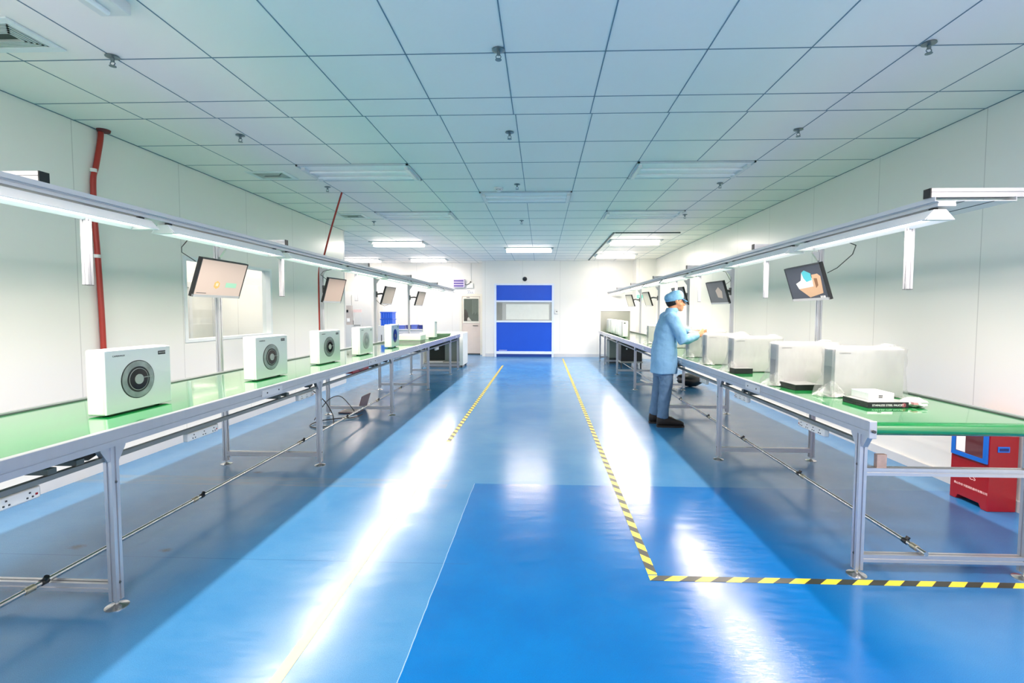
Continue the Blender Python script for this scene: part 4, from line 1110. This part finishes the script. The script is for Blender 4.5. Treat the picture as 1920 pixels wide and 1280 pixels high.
# arms and hands
def arm(pts, rs): B.tube(pts, rs, 12)
SR, ER, WR_, = (1.565, PY-.175, 1.315), (1.675, PY-.235, 1.065), (1.885, PY-.06, 1.118)
SL, EL, WL_ = (1.565, PY+.175, 1.315), (1.69, PY+.25, 1.10), (1.885, PY+.16, 1.175)
arm([SR, ((SR[0]+ER[0])/2, (SR[1]+ER[1])/2-.01, (SR[2]+ER[2])/2), ER, ((ER[0]+WR_[0])/2, (ER[1]+WR_[1])/2, (ER[2]+WR_[2])/2), WR_], [.05, .047, .041, .038, .027])
arm([SL, ((SL[0]+EL[0])/2, (SL[1]+EL[1])/2+.01, (SL[2]+EL[2])/2), EL, ((EL[0]+WL_[0])/2, (EL[1]+WL_[1])/2, (EL[2]+WL_[2])/2), WL_], [.05, .047, .041, .038, .027])
def hand(w, d, side_v, dn):
    w, d, sv, dn = Vector(w), Vector(d).normalized(), Vector(side_v).normalized(), Vector(dn).normalized()
    B.tube([w, w+d*.035, w+d*.075, w+d*.09], [.026, .036, .038, .030], 12, flat=.42, up=dn)
    for k in range(4):
        o = -.027+.018*k; ln = (.068, .078, .074, .058)[k]
        r = w + d*.080 + sv*o
        B.tube([r-d*.015, r+d*ln*.4+dn*.004, r+d*ln*.75+dn*.014, r+d*ln*.95+dn*.028], [.0095, .009, .0085, .0065], 8)
    r = w + d*.03 - sv*.032
    B.tube([r+sv*.01, r-sv*.014+d*.026+dn*.006, r-sv*.018+d*.05+dn*.014, r-sv*.012+d*.066+dn*.02], [.013, .011, .010, .007], 8)
hand(WR_, (.85, .35, .30), (0, 0, -1), (.1, 1, 0))
hand(WL_, (.9, -.35, .02), (-.3, -1, 0), (0, .1, -1))
# legs
RK, RA = (1.508, PY-.075, .45), (1.478, PY-.07, .08)
LK, LA = (1.470, PY+.105, .45), (1.425, PY+.13, .08)
B.tube([(1.50, PY-.085, .84), (1.507, PY-.08, .64), RK, (1.485, PY-.075, .28), RA, (1.49, PY-.07, .065)], [.088, .075, .055, .05, .034, .026], 14)
B.tube([(1.49, PY+.085, .84), (1.48, PY+.10, .64), LK, (1.445, PY+.12, .28), LA, (1.437, PY+.13, .065)], [.088, .075, .055, .05, .034, .026], 14)
for ax, ay in ((1.478, PY-.07), (1.425, PY+.13)):
    B.tube([(ax-.02, ay, .065), (ax+.06, ay, .06), (ax+.13, ay, .05)], [.026, .026, .018], 10)
body = B.build('body', skin, P, remesh=.0065, smoothit=3)
for s in (-1, 1):
    e = MB().ell((1.722, PY+s*.030, 1.513), (.011, .014, .008), 10, 6).build('eye', mat('dark_eye', '#20160f', .2), P, smooth=60)
    MB().tube([(1.728, PY+s*.014, 1.527), (1.728, PY+s*.032, 1.530), (1.714, PY+s*.05, 1.526)], .004, 6).build('eyebrow', hairm, P)
H = MB().ell((1.600, PY, 1.522), (.090, .083, .058), 18, 10).ell((1.585, PY, 1.492), (.062, .062, .04), 16, 8)
H.box(1.632, 1.650, PY-.084, PY-.07, 1.52, 1.56).box(1.632, 1.650, PY+.07, PY+.084, 1.52, 1.56)
H.build('hair', hairm, P, remesh=.006, smoothit=2)
# cap: dome, gathered back and peak
K = MB()
def cring(z, cx, hx, hy, tilt=.22):
    return [(x, y, zz + (x-1.62)*tilt) for x, y, zz in ring(cx, PY, z, hx, hy, 28, 2.1)]
K.loft([cring(1.535, 1.618, .106, .088), cring(1.560, 1.618, .109, .091), cring(1.60, 1.618, .103, .087), cring(1.632, 1.62, .082, .072), cring(1.650, 1.62, .052, .048), cring(1.657, 1.62, .018, .016)])
K.ell((1.566, PY, 1.565), (.070, .083, .062), 18, 10)
cap = K.build('cap', capm, P, remesh=.006, smoothit=3)
pk = [(1.700, PY-.075), (1.745, PY-.062), (1.768, PY-.03), (1.774, PY), (1.768, PY+.03), (1.745, PY+.062), (1.700, PY+.075)]
m = MB()
top = [(x, y, 1.553-(x-1.70)*.38) for x, y in pk]; bot = [(x, y, z-.005) for x, y, z in top]
m.loft([bot, top]); m.build('peak', mat('blue_cap_peak', '#5f9fd6', .6, 0, .3, .1, 20), cap)
# coat
Ct = MB()
sl = [(.655, 1.505, .152, .195), (.72, 1.502, .150, .197), (.80, 1.503, .149, .196), (.93, 1.505, .146, .192), (1.05, 1.515, .135, .186), (1.15, 1.523, .126, .186), (1.22, 1.530, .120, .192), (1.29, 1.545, .108, .196), (1.335, 1.558, .096, .178), (1.37, 1.570, .080, .135), (1.40, 1.582, .070, .09), (1.425, 1.590, .064, .070)]
Ct.loft([ring(cx, PY, z, hx, hy, 28, 2.3) for z, cx, hx, hy in sl])
def sleeve(S, E, Wp, sy):
    S, E, Wp = Vector(S), Vector(E), Vector(Wp); d = (Wp-E)
    Ct.tube([S+Vector((-.03, -sy*.05, .03)), S+Vector((-.005, 0, -.012)), (S+E)/2, E+Vector((-.012, 0, -.006)), E+d*.3, E+d*.62, E+d*.86, E+d*.97], [.072, .082, .072, .064, .060, .057, .052, .038], 16)
sleeve(SR, ER, WR_, -1); sleeve(SL, EL, WL_, 1)
coat = Ct.build('coat', coatm, P, remesh=.009, smoothit=4)
tx_ = bpy.data.textures.new('cloth_folds', 'CLOUDS'); tx_.noise_scale = .13; tx_.noise_depth = 2
dm = coat.modifiers.new('folds', 'DISPLACE'); dm.texture = tx_; dm.strength = .026; dm.mid_level = .5; dm.texture_coords = 'LOCAL'
# collar, pocket, vent
Cl = MB()
Cl.loft([[(x, y, z) for x, y, z in ring(1.588, PY, 1.405, .079, .082, 24)], ring(1.592, PY, 1.445, .066, .068, 24), ring(1.592, PY, 1.447, .058, .060, 24), ring(1.588, PY, 1.41, .066, .07, 24)], cap=False)
Cl.build('collar', coatm, coat, smooth=60)
# jeans
J = MB()
J.loft([ring(1.503, PY, .62, .11, .165, 24), ring(1.503, PY, .72, .115, .17, 24), ring(1.503, PY, .86, .11, .16, 24)])
J.tube([(1.505, PY-.085, .75), (1.512, PY-.085, .62), (1.515, PY-.08, .50), (1.508, PY-.078, .42), (1.492, PY-.077, .28), (1.485, PY-.075, .17), (1.482, PY-.072, .115)], [.088, .086, .079, .075, .070, .067, .070], 18)
J.tube([(1.49, PY+.085, .75), (1.485, PY+.095, .62), (1.478, PY+.102, .50), (1.468, PY+.107, .42), (1.452, PY+.118, .28), (1.438, PY+.125, .17), (1.430, PY+.13, .115)], [.088, .086, .079, .075, .070, .067, .070], 18)
jo = J.build('jeans', jean, P, remesh=.008, smoothit=3)
tj = bpy.data.textures.new('denim_folds', 'CLOUDS'); tj.noise_scale = .07
dm = jo.modifiers.new('folds', 'DISPLACE'); dm.texture = tj; dm.strength = .016; dm.mid_level = .5; dm.texture_coords = 'LOCAL'
def shoe_at(ax, ay):
    def prof(x, hw, top, base=.0):
        n = 16; out = []
        for k in range(n):
            a = 2*PI*k/n; c, s = math.cos(a), math.sin(a)
            out.append((ax+x, ay+hw*math.copysign(abs(c)**.8, c), base+top*(.5+.5*math.copysign(abs(s)**.75, s))))
        return out
    up = MB().loft([prof(-.085, .020, .07, .025), prof(-.075, .036, .115, .02), prof(-.03, .043, .135, .02), prof(.03, .045, .125, .02), prof(.09, .048, .095, .02), prof(.15, .049, .072, .02), prof(.205, .042, .056, .02), prof(.235, .022, .038, .02)])
    o = up.build('shoe', shoe, P, smooth=60)
    so = MB(); pts = [(-.088, .018), (-.08, .035), (-.03, .043), (.05, .046), (.15, .052), (.21, .046), (.24, .024)]
    out = [(ax+x, ay-w) for x, w in pts] + [(ax+x, ay+w) for x, w in reversed(pts)]
    so.prism(out, 'z', 0, .024); so.build('sole', mat('dark_sole', '#121010', .6), o)
    lc = MB()
    for k in range(4): lc.tube([(ax+.03+.026*k, ay-.022, .130-.016*k), (ax+.034+.026*k, ay, .138-.016*k), (ax+.03+.026*k, ay+.022, .130-.016*k)], .004, 6)
    lc.build('laces', mat('dark_laces', '#2c2622', .8), o)
shoe_at(1.500, PY-.068); shoe_at(1.450, PY+.132)
